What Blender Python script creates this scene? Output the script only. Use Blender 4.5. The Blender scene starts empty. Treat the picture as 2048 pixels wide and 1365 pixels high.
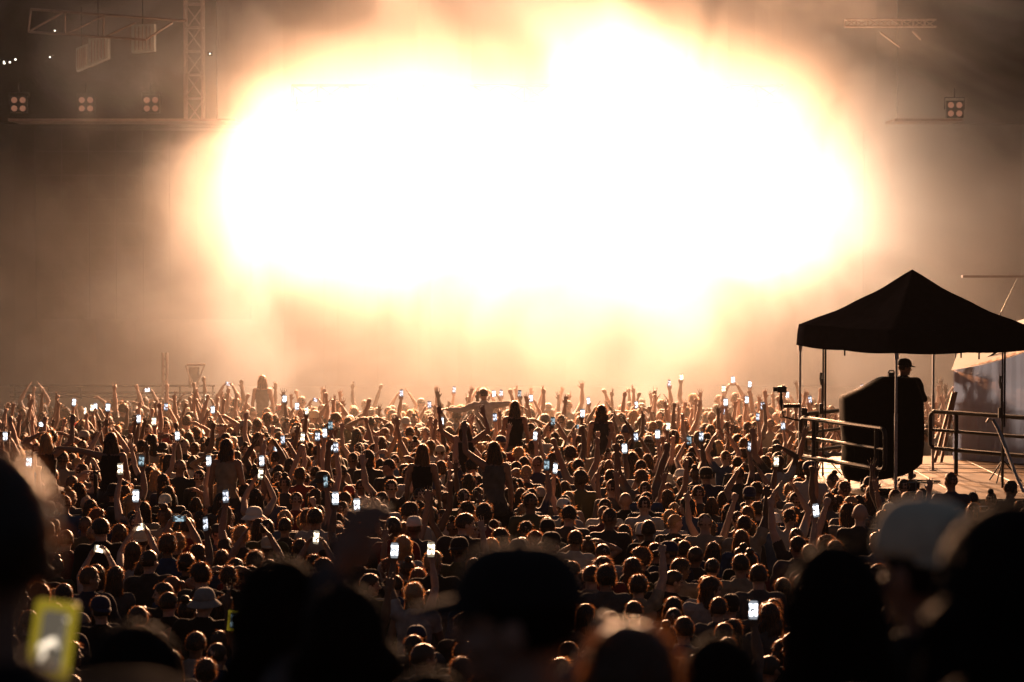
import bpy, bmesh, math, random
import numpy as np
from mathutils import Vector, Matrix, Euler
from mathutils import noise as mnoise
R = math.radians
random.seed(11)
rng = np.random.RandomState(11)
C = bpy.context.scene
COL = C.collection

# ------------------------------------------------------------------ camera, sky, exposure
FPX = 4835.0
PITCH = math.atan(187.5 / FPX)
CAMZ = 5.0
cam = bpy.data.cameras.new('camera')
camo = bpy.data.objects.new('camera', cam); COL.objects.link(camo); C.camera = camo
cam.lens = 85; cam.sensor_width = 36; cam.clip_start = 0.1; cam.clip_end = 600
camo.location = (0, 0, CAMZ); camo.rotation_euler = (R(90) - PITCH, 0, 0)
cam.dof.use_dof = True; cam.dof.focus_distance = 34.0; cam.dof.aperture_fstop = 2.7

W = bpy.data.worlds.new('World'); C.world = W; W.use_nodes = True
wn = W.node_tree
bg = wn.nodes['Background']
bg.inputs[0].default_value = (.74, .76, 1.0, 1); bg.inputs[1].default_value = 0.048      # clear night with a little town glow

C.view_settings.view_transform = 'Standard'; C.view_settings.look = 'None'
C.view_settings.exposure = 0.0; C.view_settings.gamma = 1.0
cy = C.cycles
cy.use_denoising = True
cy.volume_bounces = 3; cy.max_bounces = 7; cy.diffuse_bounces = 2; cy.glossy_bounces = 2
cy.transmission_bounces = 3; cy.transparent_max_bounces = 6
cy.volume_step_rate = 2.5; cy.volume_max_steps = 80
cy.sample_clamp_indirect = 5; cy.sample_clamp_direct = 30
cy.use_light_tree = True

def at(px, py, Y):
    """World point seen at pixel (px, py) of the 2048x1365 photograph at depth Y."""
    u = (px - 1024) / FPX; v = -(py - 682.5) / FPX
    c, s = math.cos(PITCH), math.sin(PITCH)
    dy = c + v * s; dz = -s + v * c
    return Vector((u / dy * Y, Y, CAMZ + dz / dy * Y))

# ------------------------------------------------------------------ materials
def nmat(name):
    m = bpy.data.materials.new(name); m.use_nodes = True; m.node_tree.nodes.clear()
    return m, m.node_tree.nodes, m.node_tree.links

def pmat(name, col, rough=0.6, metal=0.0, spec=0.5, noise=None, objcol=False, trans=0.0, sheen=0.0, coat=0.0, attr=None, bump=None, nvar=0.35):
    m, N, L = nmat(name)
    o = N.new('ShaderNodeOutputMaterial'); b = N.new('ShaderNodeBsdfPrincipled')
    b.inputs['Roughness'].default_value = rough; b.inputs['Metallic'].default_value = metal
    b.inputs['Specular IOR Level'].default_value = spec
    b.inputs['Sheen Weight'].default_value = sheen; b.inputs['Coat Weight'].default_value = coat
    b.inputs['Base Color'].default_value = (*col, 1)
    src = None
    if objcol:
        oi = N.new('ShaderNodeObjectInfo'); src = oi.outputs['Color']
    if attr:
        a = N.new('ShaderNodeAttribute'); a.attribute_name = attr; src = a.outputs['Color']
    if noise:
        t = N.new('ShaderNodeTexCoord'); nz = N.new('ShaderNodeTexNoise'); nz.inputs['Scale'].default_value = noise
        nz.inputs['Detail'].default_value = 4
        L.new(t.outputs['Object'], nz.inputs['Vector'])
        mr = N.new('ShaderNodeMapRange'); mr.inputs['From Min'].default_value = .3; mr.inputs['From Max'].default_value = .7
        mr.inputs['To Min'].default_value = 1 - nvar; mr.inputs['To Max'].default_value = 1 + nvar
        L.new(nz.outputs[0], mr.inputs[0])
        vm = N.new('ShaderNodeVectorMath'); vm.operation = 'SCALE'
        if src is not None: L.new(src, vm.inputs[0])
        else: vm.inputs[0].default_value = col
        L.new(mr.outputs[0], vm.inputs['Scale']); src = vm.outputs[0]
        if bump:
            bp = N.new('ShaderNodeBump'); bp.inputs['Strength'].default_value = bump; bp.inputs['Distance'].default_value = .02
            L.new(nz.outputs[0], bp.inputs['Height']); L.new(bp.outputs[0], b.inputs['Normal'])
    if src is not None: L.new(src, b.inputs['Base Color'])
    if trans > 0:
        tr = N.new('ShaderNodeBsdfTranslucent'); mx = N.new('ShaderNodeMixShader'); mx.inputs[0].default_value = trans
        if src is not None:
            sc = N.new('ShaderNodeVectorMath'); sc.operation = 'MULTIPLY_ADD'
            sc.inputs[1].default_value = (2.2, 1.9, 1.6); sc.inputs[2].default_value = (.42, .17, .06)
            L.new(src, sc.inputs[0]); L.new(sc.outputs[0], tr.inputs['Color'])
        else: tr.inputs['Color'].default_value = (*col, 1)
        L.new(b.outputs[0], mx.inputs[1]); L.new(tr.outputs[0], mx.inputs[2]); L.new(mx.outputs[0], o.inputs['Surface'])
    else:
        L.new(b.outputs[0], o.inputs['Surface'])
    return m

def emat(name, col, strength):
    m, N, L = nmat(name)
    o = N.new('ShaderNodeOutputMaterial'); e = N.new('ShaderNodeEmission')
    e.inputs[0].default_value = (*col, 1); e.inputs[1].default_value = strength
    L.new(e.outputs[0], o.inputs[0]); return m

M = {}
M['skin'] = pmat('skin', (.4, .25, .18), .5, objcol=True, noise=18, nvar=.12, spec=.45)
M['hair'] = pmat('hair', (.03, .02, .015), .38, objcol=True, spec=.4)
M['strand'] = pmat('loose_hair', (.03, .02, .015), .4, objcol=True, trans=.5, spec=.6)
M['cloth'] = pmat('cloth', (.1, .1, .1), .85, objcol=True, noise=9, nvar=.25, sheen=.06, spec=.15, bump=.25)
M['trousers'] = pmat('trousers', (.02, .025, .05), .85, objcol=True, noise=14, nvar=.3, sheen=.15, spec=.25)
M['hairnear'] = pmat('dark_hair', (.008, .006, .006), .7, objcol=True, spec=.08)
M['hat'] = pmat('hat_cloth', (.5, .5, .5), .8, objcol=True, noise=25, nvar=.12, sheen=.08, spec=.2)
M['eye'] = pmat('eye', (.02, .015, .01), .15)
M['crowd'] = pmat('crowd_surface', (.1, .1, .1), .6, attr='tint', spec=.4)
M['crowdhair'] = pmat('crowd_loose_hair', (.1, .1, .1), .4, attr='tint', trans=.6, spec=.5)
M['black'] = pmat('black_paint', (.012, .012, .014), .55, noise=5)
M['steel'] = pmat('galvanised_steel', (.35, .35, .36), .38, metal=.85, noise=30, nvar=.2)
M['darksteel'] = pmat('dark_painted_steel', (.012, .011, .014), .5, metal=0, spec=.25, noise=20, nvar=.3)
M['truss'] = pmat('truss_aluminium', (.22, .17, .15), .45, metal=.6, noise=12, nvar=.2)
M['drape'] = pmat('black_drape', (.004, .0033, .004), 1.0, noise=3, nvar=.4, spec=0, bump=.6)
M['canopy'] = pmat('canopy_fabric', (.003, .003, .005), 1.0, noise=6, nvar=.3, spec=0, bump=.15)
M['cover'] = pmat('rain_cover', (.002, .002, .003), .8, noise=4, nvar=.3, spec=.03, bump=.3)
M['plastic'] = pmat('black_plastic', (.015, .015, .016), .35, noise=30, nvar=.2)
M['glass'] = pmat('phone_glass', (.01, .01, .012), .08)
M['speaker'] = pmat('speaker_grille', (.02, .02, .022), .6, noise=60, nvar=.5)
M['greypanel'] = pmat('grey_panel', (.30, .32, .31), .6, noise=7, nvar=.15)

# ------------------------------------------------------------------ object helpers
def link(o, parent=None):
    COL.objects.link(o)
    if parent is not None: o.parent = parent
    return o

def tag(o, label, cat, group=None, kind=None):
    if label: o['label'] = label
    if cat: o['category'] = cat
    if group: o['group'] = group
    if kind: o['kind'] = kind
    return o

def empty(name, loc, rz=0.0):
    o = bpy.data.objects.new(name, None); COL.objects.link(o); o.location = loc; o.rotation_euler = (0, 0, rz)
    o.empty_display_size = .2
    return o

def new_mesh(name, vs, fs, m, smooth=False):
    me = bpy.data.meshes.new(name); me.from_pydata([tuple(v) for v in vs], [], [tuple(f) for f in fs]); me.update()
    if m is not None:
        for x in (m if isinstance(m, (list, tuple)) else [m]): me.materials.append(x)
    if smooth: me.polygons.foreach_set('use_smooth', [True] * len(me.polygons))
    return me

class MB:
    """collects shapes into one mesh"""
    def __init__(s): s.v = []; s.f = []
    def add(s, vs, fs):
        n = len(s.v); s.v += [Vector(v) for v in vs]; s.f += [tuple(i + n for i in f) for f in fs]; return s
    def box(s, lo, hi):
        vs = [(x, y, z) for x in (lo[0], hi[0]) for y in (lo[1], hi[1]) for z in (lo[2], hi[2])]
        return s.add(vs, [(0, 1, 3, 2), (4, 6, 7, 5), (0, 4, 5, 1), (2, 3, 7, 6), (0, 2, 6, 4), (1, 5, 7, 3)])
    def tube(s, pts, r, n=8, caps=True):
        pts = [Vector(p) for p in pts]; rs = r if isinstance(r, (list, tuple)) else [r] * len(pts)
        vs = []; fs = []; up = None
        for i, p in enumerate(pts):
            d = (pts[min(i + 1, len(pts) - 1)] - pts[max(i - 1, 0)]).normalized()
            if up is None: up = Vector((0, 0, 1)) if abs(d.z) < .9 else Vector((1, 0, 0))
            a = d.cross(up).normalized(); b = a.cross(d).normalized(); up = b
            for k in range(n):
                t = 2 * math.pi * k / n
                vs.append(p + (a * math.cos(t) + b * math.sin(t)) * rs[i])
        for i in range(len(pts) - 1):
            for k in range(n):
                fs.append((i * n + k, i * n + (k + 1) % n, (i + 1) * n + (k + 1) % n, (i + 1) * n + k))
        if caps:
            fs.append(tuple(reversed(range(n)))); fs.append(tuple((len(pts) - 1) * n + k for k in range(n)))
        return s.add(vs, fs)
    def loft(s, rings, close=True):
        n = len(rings[0]); vs = [v for r_ in rings for v in r_]; fs = []
        for i in range(len(rings) - 1):
            for k in range(n):
                fs.append((i * n + k, i * n + (k + 1) % n, (i + 1) * n + (k + 1) % n, (i + 1) * n + k))
        if close:
            fs.append(tuple(reversed(range(n)))); fs.append(tuple((len(rings) - 1) * n + k for k in range(n)))
        return s.add(vs, fs)
    def ell(s, c, r, rot=None, nu=14, nv=9):
        c = Vector(c); vs = []; fs = []
        for j in range(1, nv):
            ph = math.pi * j / nv
            for k in range(nu):
                t = 2 * math.pi * k / nu
                p = Vector((r[0] * math.sin(ph) * math.cos(t), r[1] * math.sin(ph) * math.sin(t), r[2] * math.cos(ph)))
                vs.append(c + (rot @ p if rot else p))
        a = len(vs); p = Vector((0, 0, r[2])); vs.append(c + (rot @ p if rot else p)); vs.append(c - (rot @ p if rot else p))
        for j in range(nv - 2):
            for k in range(nu):
                fs.append((j * nu + k, (j + 1) * nu + k, (j + 1) * nu + (k + 1) % nu, j * nu + (k + 1) % nu))
        for k in range(nu):
            fs.append((a, k, (k + 1) % nu)); fs.append((a + 1, (nv - 2) * nu + (k + 1) % nu, (nv - 2) * nu + k))
        return s.add(vs, fs)
    def build(s, name, m, parent=None, smooth=False, offset=None):
        vs = s.v if offset is None else [v - Vector(offset) for v in s.v]
        o = bpy.data.objects.new(name, new_mesh(name, vs, s.f, m, smooth)); return link(o, parent)

# ------------------------------------------------------------------ ground
GY = [(-8, 3.34), (1, 3.28), (3, 3.0), (4.4, 2.72), (5.6, 2.5), (8, 1.95), (12, .95), (16, .15), (18, 0), (90, 0)]
def ground_z(y):
    for (a, za), (b, zb) in zip(GY, GY[1:]):
        if y <= b:
            return za + (zb - za) * max(0, (y - a)) / (b - a)
    return 0
M['ground'] = pmat('trampled_grass', (.035, .034, .02), .95, noise=1.5, nvar=.5, bump=.6)
def build_ground():
    xs = np.linspace(-300, 300, 61); ys = [-8, -4, 0, 1, 2, 3, 4, 5, 6, 8, 10, 12, 14, 16, 18, 24, 34, 44, 54, 64, 80, 120, 200, 400]
    vs = [(x, y, ground_z(y) + (.03 * math.sin(x * .7 + y) if y < 60 else 0)) for y in ys for x in xs]; n = len(xs)
    fs = [(j * n + i, j * n + i + 1, (j + 1) * n + i + 1, (j + 1) * n + i) for j in range(len(ys) - 1) for i in range(n - 1)]
    o = link(bpy.data.objects.new('ground', new_mesh('ground', vs, fs, M['ground'], True)))
    tag(o, None, None, kind='structure')
build_ground()

# ================================================================== STAGE
def area_spot(parent, loc, target, energy, col, size=.25, ang=105, blend=.6):
    ld = bpy.data.lights.new('blinder_light', 'SPOT'); ld.energy = energy; ld.color = col
    ld.shadow_soft_size = size; ld.spot_size = R(ang); ld.spot_blend = blend
    lo = bpy.data.objects.new('blinder_light', ld); COL.objects.link(lo)
    d = Vector(target) - Vector(loc)
    lo.rotation_euler = d.to_track_quat('-Z', 'Y').to_euler(); lo.location = loc
    if parent is not None:
        lo.parent = parent; lo.location = Vector(loc) - parent.location
    return lo

M['lampglass'] = pmat('lamp_reflector', (.75, .42, .27), .3, metal=.4, noise=20, nvar=.2)
M['lamplit'] = emat('lit_lamp', (1, .8, .6), 90); M['lamplit'].cycles.emission_sampling = 'NONE'
M['reflectorglow'] = emat('unlit_reflector_glow', (1, .42, .25), .22); M['reflectorglow'].cycles.emission_sampling = 'NONE'  # unlit reflectors: the light they catch is put in as emission

def quad_blinder(px, py, Y, lit, label, energy=0, aim=None, col=(1, .72, .46), group=None):
    p = at(px, py, Y)
    t = empty('blinder_light_fixture', p)
    tag(t, label, 'stage light', group)
    b = MB(); b.box((-.20, .0, -.20), (.20, .14, .20)); b.build('housing', M['black'], t)
    y = MB(); y.tube([(-.23, .08, 0), (-.23, .08, .28), (.23, .08, .28), (.23, .08, 0)], .012, 6); y.build('yoke', M['darksteel'], t)
    c = MB(); c.tube([(0, .08, .28), (0, .08, .5)], .02, 8); c.build('clamp', M['darksteel'], t)
    for sx in (-1, 1):
        for sz in (-1, 1):
            l = MB(); ring = []
            for (rr, yy) in ((.01, -.012), (.045, -.016), (.062, -.035), (.070, -.012), (.073, .012)):
                ring.append([(sx * .098 + rr * math.cos(a * math.pi / 8), yy, sz * .098 + rr * math.sin(a * math.pi / 8)) for a in range(16)])
            l.loft(ring); l.build('lamp', M['lamplit'] if lit else M['reflectorglow'], t, True)
    if lit:
        area_spot(t, p + Vector((0, -.25, 0)), aim, energy, col, ang=96 if energy > 9000 else 156)
    return t

def lattice(mb, a, b, w, h, bay, r=.028, faces='all'):
    """box truss between a and b with square section w x h, zigzag diagonals"""
    a = Vector(a); b = Vector(b); d = (b - a); L_ = d.length; d.normalize()
    up = Vector((0, 0, 1)) if abs(d.z) < .9 else Vector((0, 1, 0))
    s = d.cross(up).normalized(); u = s.cross(d).normalized()
    cs = [(-w / 2, -h / 2), (w / 2, -h / 2), (w / 2, h / 2), (-w / 2, h / 2)]
    P = lambda k, t: a + d * t + s * cs[k % 4][0] + u * cs[k % 4][1]
    for k in range(4): mb.tube([P(k, 0), P(k, L_)], r, 6)
    n = max(1, round(L_ / bay)); st = L_ / n
    for i in range(n):
        for k in range(4):
            q = (P(k, i * st), P(k + 1, (i + 1) * st)) if (i + k) % 2 == 0 else (P(k + 1, i * st), P(k, (i + 1) * st))
            mb.tube(q, r * .6, 5, False)
            mb.tube((P(k, i * st), P(k + 1, i * st)), r * .6, 5, False)
    return mb

def build_stage():
    st = empty('concert_stage', (0, 57, 0)); tag(st, 'huge black concert stage wrapped in smoke behind the crowd', 'stage')
    off = (0, 57, 0)
    d = MB(); d.box((-14.5, 54.9, 1.05), (15, 66, 1.2)); d.build('deck', M['black'], st, offset=off)
    f = MB()
    n = 90
    for i in range(n):
        x0 = -14.4 + i * 29.3 / n; x1 = x0 + 29.3 / n; dy = .05 * math.sin(i * 2.1)
        f.add([(x0, 55.0 + dy, 0), (x1, 55.0 - dy * .6, 0), (x1, 55.0 - dy * .6, 1.05), (x0, 55.0 + dy, 1.05)], [(0, 1, 2, 3)])
    f.build('front_skirt', M['drape'], st, offset=off)
    b = MB()
    n = 120
    vs = []; 
    for i in range(n + 1):
        x = -22 + i * 44 / n; y = 66 + .035 * math.sin(i * 1.35) + .02 * math.sin(i * 3.1)
        vs += [(x, y, 0), (x, y, 14)]
    b.add(vs, [(2 * i, 2 * i + 2, 2 * i + 3, 2 * i + 1) for i in range(n)]); b.build('back_drape', M['drape'], st, offset=off)
    # header box truss that carries the blinders, just over them
    z = at(1024, 205, 57.4).z
    h = MB(); lattice(h, (-5.2, 57.5, z + .2), (6.4, 57.5, z + .2), .4, .4, .6, .02); h.build('header_truss', M['darksteel'], st, offset=off)
    # long ledge under the side blinders, its lip catching light
    zl = at(1024, 238, 57).z
    for (x0, x1, nm) in ((at(16, 0, 57).x, at(470, 0, 57).x, 'side_ledge'), (at(1790, 0, 57).x, at(1925, 0, 57).x, 'side_ledge')):
        l = MB(); l.box((x0, 56.9, zl - .06), (x1, 58.4, zl)); l.build(nm, M['truss'], st, offset=off)
    # dark side screens below the ledge
    for (x0, x1) in ((at(16, 0, 57.6).x, at(470, 0, 57.6).x), (at(1770, 0, 57.6).x, at(2100, 0, 57.6).x)):
        w = MB(); w.box((x0, 60.7, 3.2), (x1, 60.9, zl - .1))
        w.build('side_screen', M['drape'], st, offset=off)
        g = MB(); k = int((x1 - x0) / .6)
        for i in range(k + 1):
            x = x0 + i * (x1 - x0) / k; g.box((x - .008, 60.68, 3.2), (x + .008, 60.71, zl - .1))
        for zz in np.arange(3.2, zl, .6): g.box((x0, 60.67, zz - .006), (x1, 60.69, zz + .006))
        g.build('screen_seams', M['darksteel'], st, offset=off)
    # upper wing wall behind the truss
    for (x0, x1) in ((at(-60, 0, 59).x, at(430, 0, 59).x), (at(1800, 0, 59).x, at(2120, 0, 59).x)):
        w = MB(); w.box((x0, 59.2, zl), (x1, 59.4, 13)); w.build('wing_drape', M['drape'], st, offset=off)
    # lattice towers
    for px, py0 in ((388, 262),):
        tw = MB(); p = at(px, 0, 58.9); lattice(tw, (p.x, 58.9, zl + .02), (p.x, 58.9, 12.6), .42, .42, .55, .028); tw.build('tower', M['truss'], st, offset=off)
    p = at(60, 0, 56.6); tw = MB(); lattice(tw, (-13.2, 58.6, 1.7), (-13.2, 58.6, 12), .4, .4, .6, .03); tw.build('tower', M['truss'], st, offset=off)
    tw = MB(); lattice(tw, (14.2, 58.6, 1.7), (14.2, 58.6, 12), .4, .4, .6, .03); tw.build('tower', M['truss'], st, offset=off)
    # railing lines and low ledges at the left of the stage front
    r = MB()
    for py in (772, 786, 794):
        a = at(20, py, 54.6); bb = at(430, py, 54.6); r.tube([a, bb], .025, 6)
    for px in range(30, 430, 66): r.tube([at(px, 772, 54.6), at(px, 800, 54.6)], .02, 6)
    r.build('front_rail', M['darksteel'], st, offset=off)
    return st
STAGE = build_stage()

def build_stage_bits():
    # wide open truss hung at the upper left
    t = empty('hanging_truss', at(215, 60, 56)); tag(t, 'long open roof truss with slanted braces hanging beside the square tower', 'truss')
    m = MB(); Y = 56.0
    T = [(60, 20), (372, 40)]; B = [(57, 63), (290, 79)]
    A = lambda px, py, y=Y: at(px, py, y)
    for dy in (0, .55):
        m.tube([A(62, 19, Y + dy), A(372, 42, Y + dy)], .032, 7); m.tube([A(57, 64, Y + dy), A(292, 80, Y + dy), A(345, 45, Y + dy)], .03, 7)
        for (a, b) in (((62, 19), (57, 64)), ((57, 64), (125, 26)), ((130, 24), (130, 68)), ((135, 67), (208, 32)), ((208, 30), (206, 74)), ((212, 73), (270, 46))):
            m.tube([A(*a, Y + dy), A(*b, Y + dy)], .024, 6)
    for q in ((62, 19), (57, 64), (130, 24), (130, 68), (208, 30), (206, 74), (292, 80), (372, 42)):
        m.tube([A(*q, Y), A(*q, Y + .55)], .02, 6)
    m.build('braces', M['truss'], t, offset=t.location)
    for (q, lab, pts) in ((0, 'grey slatted box hanging under the slanted roof truss', ((152, 97), (174, 88), (174, 133), (152, 143))),
                     (1, 'large grey ribbed box hanging beside a smaller grey box', ((177, 78), (216, 74), (216, 116), (177, 133))),
                     (2, 'square pale grey panel hung behind the truss end', ((263, 50), (308, 48), (308, 102), (263, 106)))):
        c = at(pts[0][0], pts[0][1], 56.8); e = empty('hanging_box', c); tag(e, lab, 'hanging box', 'grey boxes hung in the stage wing')
        f = [at(x, y, 56.8) - c for x, y in pts]; bk = [v + Vector((0, .35, 0)) for v in f]
        mb = MB(); mb.add(f + bk, [(3, 2, 1, 0), (4, 5, 6, 7), (0, 1, 5, 4), (1, 2, 6, 5), (2, 3, 7, 6), (3, 0, 4, 7)]); mb.build('case', M['greypanel'], e)
        g = MB()
        for i in range(1, 6):
            u = i / 6.0; a = f[0].lerp(f[1], u); b = f[3].lerp(f[2], u)
            g.tube([a + Vector((0, -.01, -.05)), b + Vector((0, -.01, .05))], .012, 5)
        g.build('ribs', M['truss'], e)
        h = MB(); m1 = f[0].lerp(f[1], .5); h.tube([m1, m1 + Vector((0, 0, .9))], .012, 5); h.build('hanging_chain', M['darksteel'], e)
    # unlit four-lamp blinders on the left and right wings
    for px, lab in ((37, 'unlit four lamp blinder at the dark outer edge of the wing'), (172, 'unlit four lamp blinder below the grey boxes'), (302, 'unlit four lamp blinder next to the lattice tower')):
        quad_blinder(px, 209, 56.7, False, lab, group='four lamp blinders along the ledge')
    quad_blinder(1910, 219, 56.7, False, 'unlit four lamp blinder in the dark smoke beyond the canopy peak', group='four lamp blinders along the ledge')
    # lit row
    names = ['outer', 'second', 'third', 'fourth', 'fifth', 'last']
    labs = ['lit four lamp blinder at the end of the row beside the lattice tower', 'second lit four lamp blinder counted from the lattice tower',
            'third lit four lamp blinder counted from the lattice tower', 'fourth lit four lamp blinder counted from the lattice tower',
            'fifth lit four lamp blinder counted from the lattice tower', 'lit four lamp blinder at the end of the row above the canopy']
    for px, lab in zip((593, 796, 938, 1190, 1326, 1516), labs):
        p = at(px, 236, 57)
        quad_blinder(px, 236, 57, True, lab, E_TOP, (p.x * .35, 28, 1.0), LCOL, 'lit blinders glaring over the stage')
    labs = ['unseen lamp added in the smoke under the first lit blinder', 'unseen lamp added in the smoke under the second and third blinders',
            'unseen lamp added in the smoke at the middle of the stage', 'unseen lamp added in the smoke under the fifth blinder', 'unseen lamp added in the smoke nearest the canopy']
    for px, lab in zip((600, 860, 1120, 1380, 1590), labs):  # lower row: unseen lamps added to fill the smoke with white glow
        p = at(px, 405, 58.6)
        quad_blinder(px, 405, 58.6, True, lab, E_LOW, (p.x, 40, 5.5), (1, .79, .60), 'unseen lamps added inside the stage smoke')
    # thin light tower and folding frame left of the stage mouth
    e = empty('scaffold_pole', at(330, 800, 54)); tag(e, 'upright scaffold pole standing on the stage left of the glow', 'pole')
    m = MB(); m.tube([at(326, 800, 54), at(326, 706, 54)], .035, 7); m.tube([at(334, 800, 54), at(334, 706, 54)], .035, 7)
    for k in range(6): m.tube([at(326, 715 + 15 * k, 54), at(334, 722 + 15 * k, 54)], .015, 5)
    m.build('ladder_frame', M['truss'], e, offset=e.location)
    e = empty('keyboard_stand', at(391, 780, 54)); tag(e, 'bare folding stand with flat top and crossed legs on the stage edge', 'stand')
    m = MB(); m.tube([at(374, 730, 54), at(411, 730, 54)], .035, 7); m.build('top_bar', M['truss'], e, offset=e.location)
    for a, b in (((372, 731), (384, 776)), ((409, 731), (392, 776))):
        m = MB(); m.tube([at(*a, 54), at(*b, 54.0)], .022, 6); m.build('leg', M['truss'], e, offset=e.location)
    m = MB(); m.box(at(377, 776, 54.2) - e.location + e.location, at(399, 734, 54.4)); m.build('skirt', M['drape'], e, offset=e.location)
    # small truss seen through the smoke, upper right
    e = empty('roof_beam', at(1785, 50, 56)); tag(e, 'pale ribbed roof beam dimly seen through the smoke over the canopy', 'truss')
    m = MB(); lattice(m, at(1690, 47, 56), at(1872, 47, 56), .16, .16, .25, .02); m.build('chords', M['truss'], e, offset=e.location)
    m = MB(); m.tube([at(1760, 65, 56), at(1800, 95, 56)], .025, 6); m.tube([at(1825, 63, 56), at(1842, 80, 56)], .025, 6); m.build('braces', M['truss'], e, offset=e.location)
    # crowd barrier in front of the stage
    for i in range(10):
        x0 = -12.5 + i * 2.5
        b = empty('crowd_barrier', (x0 + 1.25, 52.3, 0)); tag(b, ['first', 'second', 'third', 'fourth', 'fifth', 'sixth', 'seventh', 'eighth', 'ninth', 'tenth'][i] + ' steel barrier section before the stage, counted from the scaffold pole side', 'barrier', 'crowd barriers before the stage')
        m = MB(); m.tube([(x0 + .04, 52.3, .1), (x0 + .04, 52.3, 1.15), (x0 + 2.46, 52.3, 1.15), (x0 + 2.46, 52.3, .1)], .025, 6)
        for k in range(1, 16): m.tube([(x0 + k * 2.5 / 16, 52.3, .1), (x0 + k * 2.5 / 16, 52.3, 1.15)], .009, 5)
        m.build('frame', M['steel'], b, offset=b.location)
    # little starry lamps up in the left wing
    for px, py, lab in ((110, 62, 'tiny white lamp shining under the slanted truss'), (100, 115, 'tiny white lamp below the truss beside the grey box'), (8, 124, 'cluster of tiny yellowish lamps in the dark by the outer tower'), (420, 108, 'tiny warm lamp beside the lattice tower')):
        p = at(px, py, 56.4); e = empty('work_light', p); tag(e, lab, 'lamp')
        m = MB(); m.box((-.05, 0, -.04), (.05, .1, .04)); m.build('housing', M['black'], e)
        m = MB(); m.ell((0, -.012, 0), (.018, .012, .014), nu=10, nv=6)
        if px == 8:
            for k in range(5): m.ell((-.25 + .13 * k, -.012, .05 * math.sin(k * 2)), (.022, .014, .018), nu=10, nv=6)
        m.build('lamp', M['whitelamp'], e)

E_TOP, E_LOW = 29000, 3300
LCOL = (1, .50, .25)
M['whitelamp'] = emat('small_lamp', (1, .92, .75), 5); M['whitelamp'].cycles.emission_sampling = 'NONE'
build_stage_bits()

# ================================================================== PEOPLE
class Body:
    """primitives that are fused (voxel remesh) into one continuous skin"""
    def __init__(s): s.mb = MB(); s.prims = []
    def cap(s, a, b, ra, rb, tagn, n=12):
        a = Vector(a); b = Vector(b); d = (b - a); L_ = max(d.length, 1e-4); d = d / L_
        pts = []; rs = []
        for t in (-.95, -.7, -.35, 0): pts.append(a + d * ra * t); rs.append(ra * math.sqrt(max(.02, 1 - t * t)))
        for t in (0, .35, .7, .95): pts.append(b + d * rb * t); rs.append(rb * math.sqrt(max(.02, 1 - t * t)))
        s.mb.tube(pts, rs, n)
        s.prims.append(('cap', np.array(a), np.array(b), ra, rb, tagn))
    def ell(s, c, r, tagn, rot=None, n=(16, 11)):
        s.mb.ell(c, r, rot, *n); s.prims.append(('ell', np.array(c), np.array(r), None if rot is None else np.array(rot), None, tagn))
    def torso(s, secs, tagn):
        rings = [[(cx + rx * math.cos(2 * math.pi * k / 20), cy_ + ry * math.sin(2 * math.pi * k / 20), z) for k in range(20)] for (z, rx, ry, cx, cy_) in secs]
        s.mb.loft(rings); s.prims.append(('tor', np.array(secs), None, None, None, tagn))
    def dist(s, P):
        out = []
        for kind, a, b, c, d, t in s.prims:
            if kind == 'cap':
                ab = b - a; L2 = max(ab @ ab, 1e-8); u = np.clip(((P - a) @ ab) / L2, 0, 1)
                out.append(np.linalg.norm(P - a - u[:, None] * ab, axis=1) - (c + (d - c) * u))
            elif kind == 'ell':
                q = P - a
                if c is not None: q = q @ c
                k = np.linalg.norm(q / b, axis=1); out.append((k - 1) * b.min())
            else:
                z = P[:, 2]; rx = np.interp(z, a[:, 0], a[:, 1]); ry = np.interp(z, a[:, 0], a[:, 2])
                cx = np.interp(z, a[:, 0], a[:, 3]); cy_ = np.interp(z, a[:, 0], a[:, 4])
                k = np.sqrt(((P[:, 0] - cx) / rx) ** 2 + ((P[:, 1] - cy_) / ry) ** 2)
                dd = (k - 1) * np.minimum(rx, ry); dz = np.maximum(np.maximum(a[0, 0] - z, z - a[-1, 0]), 0)
                out.append(np.where(dz > 0, np.maximum(dd, 0) + dz, dd))
        return np.array(out)

def V3(*a): return Vector(a)
CURLS = {  # per finger (index..little) bends, thumb bend
    'open': ([8, 4, 6, 12], 10, 9), 'fist': ([88, 90, 92, 92], 70, 0), 'point': ([3, 88, 90, 92], 65, 0), 'horns': ([4, 88, 88, 6], 60, 3),
    'grip': ([48, 46, 48, 52], 35, 2), 'relax': ([28, 34, 38, 42], 25, 3), 'peace': ([4, 5, 88, 90], 65, 8), 'spread': ([4, 2, 3, 6], 5, 14)}

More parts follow.
